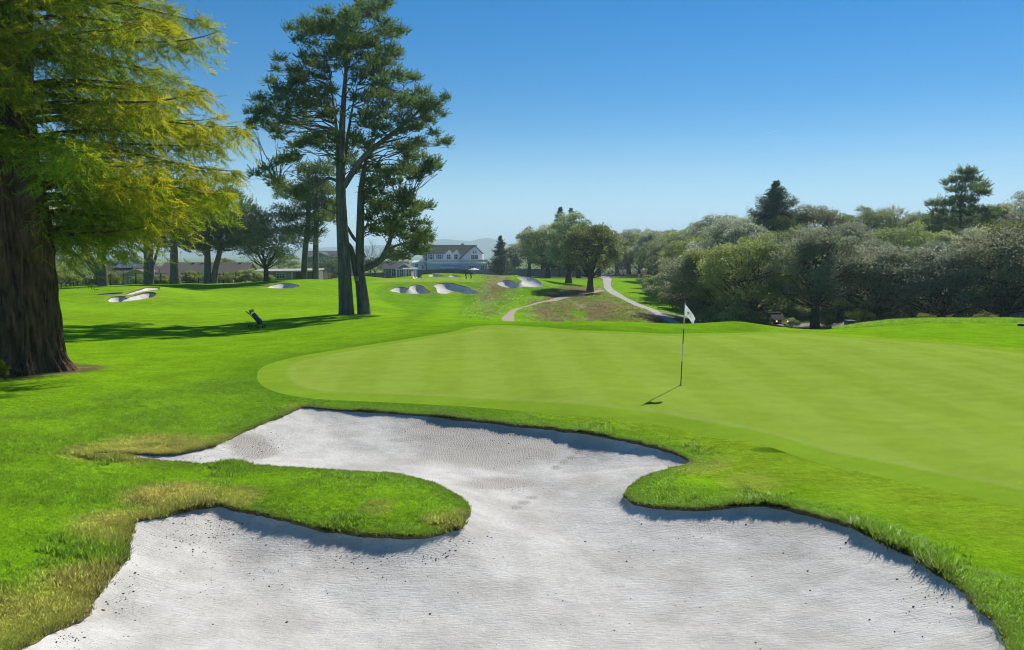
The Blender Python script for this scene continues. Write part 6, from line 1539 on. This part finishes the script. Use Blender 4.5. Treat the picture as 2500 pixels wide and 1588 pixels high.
TUFTS = [tuft('tuft_%d' % i, 14, .036, .05, 200 + i) for i in range(5)]
LONG = [tuft('long_tuft_%d' % i, 16, .065, .05, 210 + i, .008) for i in range(5)]
def field(x, y):
    F = {'x': x, 'y': y, 'near': ragged(x, y, poly_sd(x, y, sd_near)), 'green': poly_sd(x, y, sd_green)}
    for k in ('fgreen', 'cart', 'dirt', 'road', 'native', 'tee', 'far', 'bank'): F[k] = np.full(len(x), 16.0)
    return F
def lawn():
    g = np.random.default_rng(301); n = 230000
    # even over the ground that the camera can see, thinning with distance
    a = g.uniform(-36, 36, n); r = 6.0 + 22.0 * g.random(n) ** 1.15
    x = r * np.sin(np.radians(a)); y = r * np.cos(np.radians(a))
    F = field(x, y); side = sstep(-2.5, 1.5, (y - 16) * .6 + (-x - 1))
    ok = (F['near'] > .01) & (F['green'] > .05)
    apron = (F['green'] < 2.4) & (side < .5) & (F['near'] > .55)
    ok &= ~apron | (g.random(n) < .35)
    F = {k: v[ok] for k, v in F.items()}; apr = apron[ok]
    z = turf_z(F['x'], F['y'], F['near'], F['green']); col = colour(F) * g.uniform(1.15, 1.9, len(z))[:, None]
    rr = np.hypot(F['x'], F['y']); scl = g.uniform(.6, 1.15, len(z)) * (.85 + rr / 60) * (1 - .85 * sstep(19, 27.5, rr)) * np.where(apr, .45, 1.0) * (.75 + .7 * sstep(.4, .7, fbm(F['x'] / 1.3, F['y'] / 1.3, 81)))
    col = col * (.7 + .6 * fbm(F['x'] / .22, F['y'] / .22, 87)[:, None])
    scatter('rough_grass', 'short green rough grass growing round the near bunker', np.stack([F['x'], F['y'], z - .004], -1), col, scl, TUFTS, 1)
def fringe():
    """longer grass overhanging the rim of the near bunker"""
    g = np.random.default_rng(302); P = np.vstack([sd_near, sd_near[:1]]); sl = np.hypot(*np.diff(P, axis=0).T); cum = np.concatenate([[0], np.cumsum(sl)]); n = 26000
    s = g.uniform(0, cum[-1], n); i = np.clip(np.searchsorted(cum, s) - 1, 0, len(sl) - 1); t = ((s - cum[i]) / sl[i])[:, None]
    q = P[i] * (1 - t) + P[i + 1] * t; d = (P[i + 1] - P[i]) / sl[i][:, None]; nn = np.stack([d[:, 1], -d[:, 0]], -1)
    off = g.exponential(.16, n) + .005
    a = q + nn * off[:, None]; sd = poly_sd(a[:, 0], a[:, 1], sd_near); b = q - nn * off[:, None]; a = np.where((sd > 0)[:, None], a, b)
    x, y = a[:, 0], a[:, 1]; rr = np.hypot(x, y); ok = (rr < 26) & (y > 4.5); x, y, off = x[ok], y[ok], off[ok]
    F = field(x, y); ok = (F['green'] > .05) & (F['near'] > 0); F = {k: v[ok] for k, v in F.items()}
    z = turf_z(F['x'], F['y'], F['near'], F['green']); L = lip_h(F['x'], F['y'])
    col = colour(F); col = np.maximum(col, col.mean(0) * .6) * g.uniform(1.0, 1.7, len(z))[:, None]
    scl = g.uniform(.45, 1.25, len(z)) * (.7 + 1.1 * sstep(.5, .72, fbm(F['x'] / .8, F['y'] / .8, 82))) * np.where(F['y'] > 14, .75, 1.0)
    scatter('fringe_grass', 'longer tufts of grass hanging over the rim of the near bunker', np.stack([F['x'], F['y'], z - .006], -1), col, scl, LONG, 2)
lawn(); fringe()

def native_grass():
    """rough native tussocks on the ravine bank"""
    g = np.random.default_rng(303); lo = P_NATIVE.min(0); hi = P_NATIVE.max(0); n = 110000
    x = g.uniform(lo[0], hi[0], n); y = lo[1] + (hi[1] - lo[1]) * g.random(n) ** 1.3
    F = {'x': x, 'y': y, 'near': np.full(n, 16.), 'green': np.full(n, 16.), 'native': poly_sd(x, y, P_NATIVE), 'cart': poly_sd(x, y, P_CART), 'dirt': poly_sd(x, y, P_DIRT), 'fgreen': np.full(n, 16.), 'road': np.full(n, 16.), 'bank': np.full(n, 16.), 'tee': np.full(n, 16.), 'far': np.min([poly_sd(x, y, p, 3) for p in P_FAR.values()], 0)}
    cl = fbm(x / 2.2, y / 2.2, 84)
    ok = (F['native'] + 3 * (g.random(n) - .5) < -.3) & (F['cart'] > .3) & (F['dirt'] > .2) & (F['far'] > .3) & (g.random(n) < sstep(.35, .7, cl) + .12)
    F = {k: v[ok] for k, v in F.items()}; z = turf_z(F['x'], F['y'], None, np.minimum(F['cart'], 8)); col = colour(F) * g.uniform(1.0, 2.1, len(z))[:, None] * (.6 + .8 * fbm(F['x'] / 1.2, F['y'] / 1.2, 86)[:, None])
    scatter('native_grass', 'dry tussocky native grass covering the bank above the ravine', np.stack([F['x'], F['y'], z - .02], -1), col, g.uniform(2.2, 5.0, len(z)), LONG, 3)
native_grass()

def white_specks():
    """tiny white specks set just above the turf"""
    g = np.random.default_rng(19); Z = [(2230, 1165, 60, 14, 90), (2310, 1195, 70, 16, 110), (2330, 1270, 130, 40, 90), (2100, 1150, 90, 12, 50), (1960, 1130, 60, 8, 30), (1380, 1015, 40, 6, 25), (1590, 1040, 80, 10, 30), (400, 1180, 200, 40, 40), (150, 1250, 120, 60, 30)]
    A = np.vstack([np.stack([c[0] + g.normal(size=c[4]) * c[2] * .6, c[1] + g.normal(size=c[4]) * c[3] * .6], -1) for c in Z]); xy = ground_hit(A[:, 0], A[:, 1], 4, 60)
    sd = poly_sd(xy[:, 0], xy[:, 1], sd_near); gd = poly_sd(xy[:, 0], xy[:, 1], sd_green); ok = (sd > .15) & (gd > .1); xy = xy[ok]; n = len(xy); z = turf_z(xy[:, 0], xy[:, 1], sd[ok], gd[ok]) + .018
    s = g.uniform(.003, .0065, n); V = []
    for k in range(6): V.append(np.stack([xy[:, 0] + s * math.cos(k * 1.047), xy[:, 1] + s * math.sin(k * 1.047), z + s * .3 * (k % 2)], -1))
    V.append(np.stack([xy[:, 0], xy[:, 1], z + s * .6], -1)); V = np.stack(V, 1); Fm = np.array([(k, (k + 1) % 6, 6) for k in range(6)])
    o = link('white_specks', np_mesh('white_specks', V.reshape(-1, 3), (np.arange(n)[:, None, None] * 7 + Fm[None]).reshape(-1, 3)), plain('speck_white', (.75, .76, .74), .7)); tag(o, 'tiny white flowers speckling the turf beside the green', 'specks', None, 'stuff')
white_specks()

def bank_grass():
    """uncut grass on the bank beyond the green"""
    g = np.random.default_rng(305); n = 16000; px = g.uniform(2040, 2700, n); y = g.uniform(43, 53, n); x = (px - CX) / F_PX * y
    ok = g.random(n) < .25 + .9 * sstep(.45, .7, fbm(x / 1.5, y / 1.1, 88)); x, y = x[ok], y[ok]; m = len(x)
    F = field(x, y); z = turf_z(x, y, None, F['green']); col = colour(F) * g.uniform(.9, 1.9, m)[:, None]
    scatter('bank_grass', 'uncut bright grass tufts on the bank beside the oak wood', np.stack([x, y, z - .02], -1), col, g.uniform(1.0, 2.6, m), LONG, 5)
bank_grass()
# ------------------------------------------------------------------ far mountains across the bay and the air between
def mountains():
    g = np.random.default_rng(9)
    prof = [(-1500, 606), (-600, 603), (0, 606), (300, 604), (560, 600), (760, 606), (1010, 596), (1060, 586), (1090, 584), (1120, 587), (1150, 590), (1172, 583), (1190, 581.5), (1215, 586), (1240, 596), (1290, 604), (1500, 608), (1800, 606), (2500, 604), (4000, 606)]
    Y = 4600.0; px = np.linspace(-1500, 4000, 420); py = np.interp(px, [p[0] for p in prof], [p[1] for p in prof]) + 1.6 * (fbm(px / 14, px * 0, 91) - .5)
    x = (px - CX) / F_PX * Y; zt = CAM_H + (620 - py) / F_PX * Y
    rows = []
    for t, dy, k in ((0, -500, -1), (.3, -320, .25), (.62, -150, .6), (.85, -60, .86), (1, 0, 1), (.5, 300, .5), (0, 600, -1)):
        z = np.where(k < 0, -30, -14 + (zt + 14) * k + (12 * (fbm(x / 90, np.full_like(x, dy) / 90, 92) - .5) if 0 < k < 1 else 0)); rows.append(np.stack([x, np.full_like(x, Y + dy) + 40 * (fbm(x / 120, x * 0 + dy, 93) - .5), z], -1))
    V = np.vstack(rows); n = len(px); i, j = np.meshgrid(np.arange(6), np.arange(n - 1), indexing='ij')
    Fq = np.stack([i * n + j, i * n + j + 1, (i + 1) * n + j + 1, (i + 1) * n + j], -1).reshape(-1, 4)
    o = link('mountains', np_mesh('mountains', V, Fq, True), plain('mountain_scrub', (.09, .10, .06), .95, var=.3, scale=.01)); o['kind'] = 'structure'
mountains()
def haze():
    m, nt, out = new_mat('haze_air')
    v = N(nt, 'ShaderNodeVolumePrincipled', i_Density=HAZE_D); v.inputs['Color'].default_value = (.66, .85, 1.0, 1); v.inputs['Anisotropy'].default_value = 0.1
    nt.links.new(v.outputs[0], out.inputs['Volume'])
    o = MB().box(-9000, 9000, -60, 8000, -42, 100).build('haze', m); tag(o, 'thin blue haze hanging over the whole course', 'haze', None, 'stuff')
HAZE_D = 0.00029
haze()
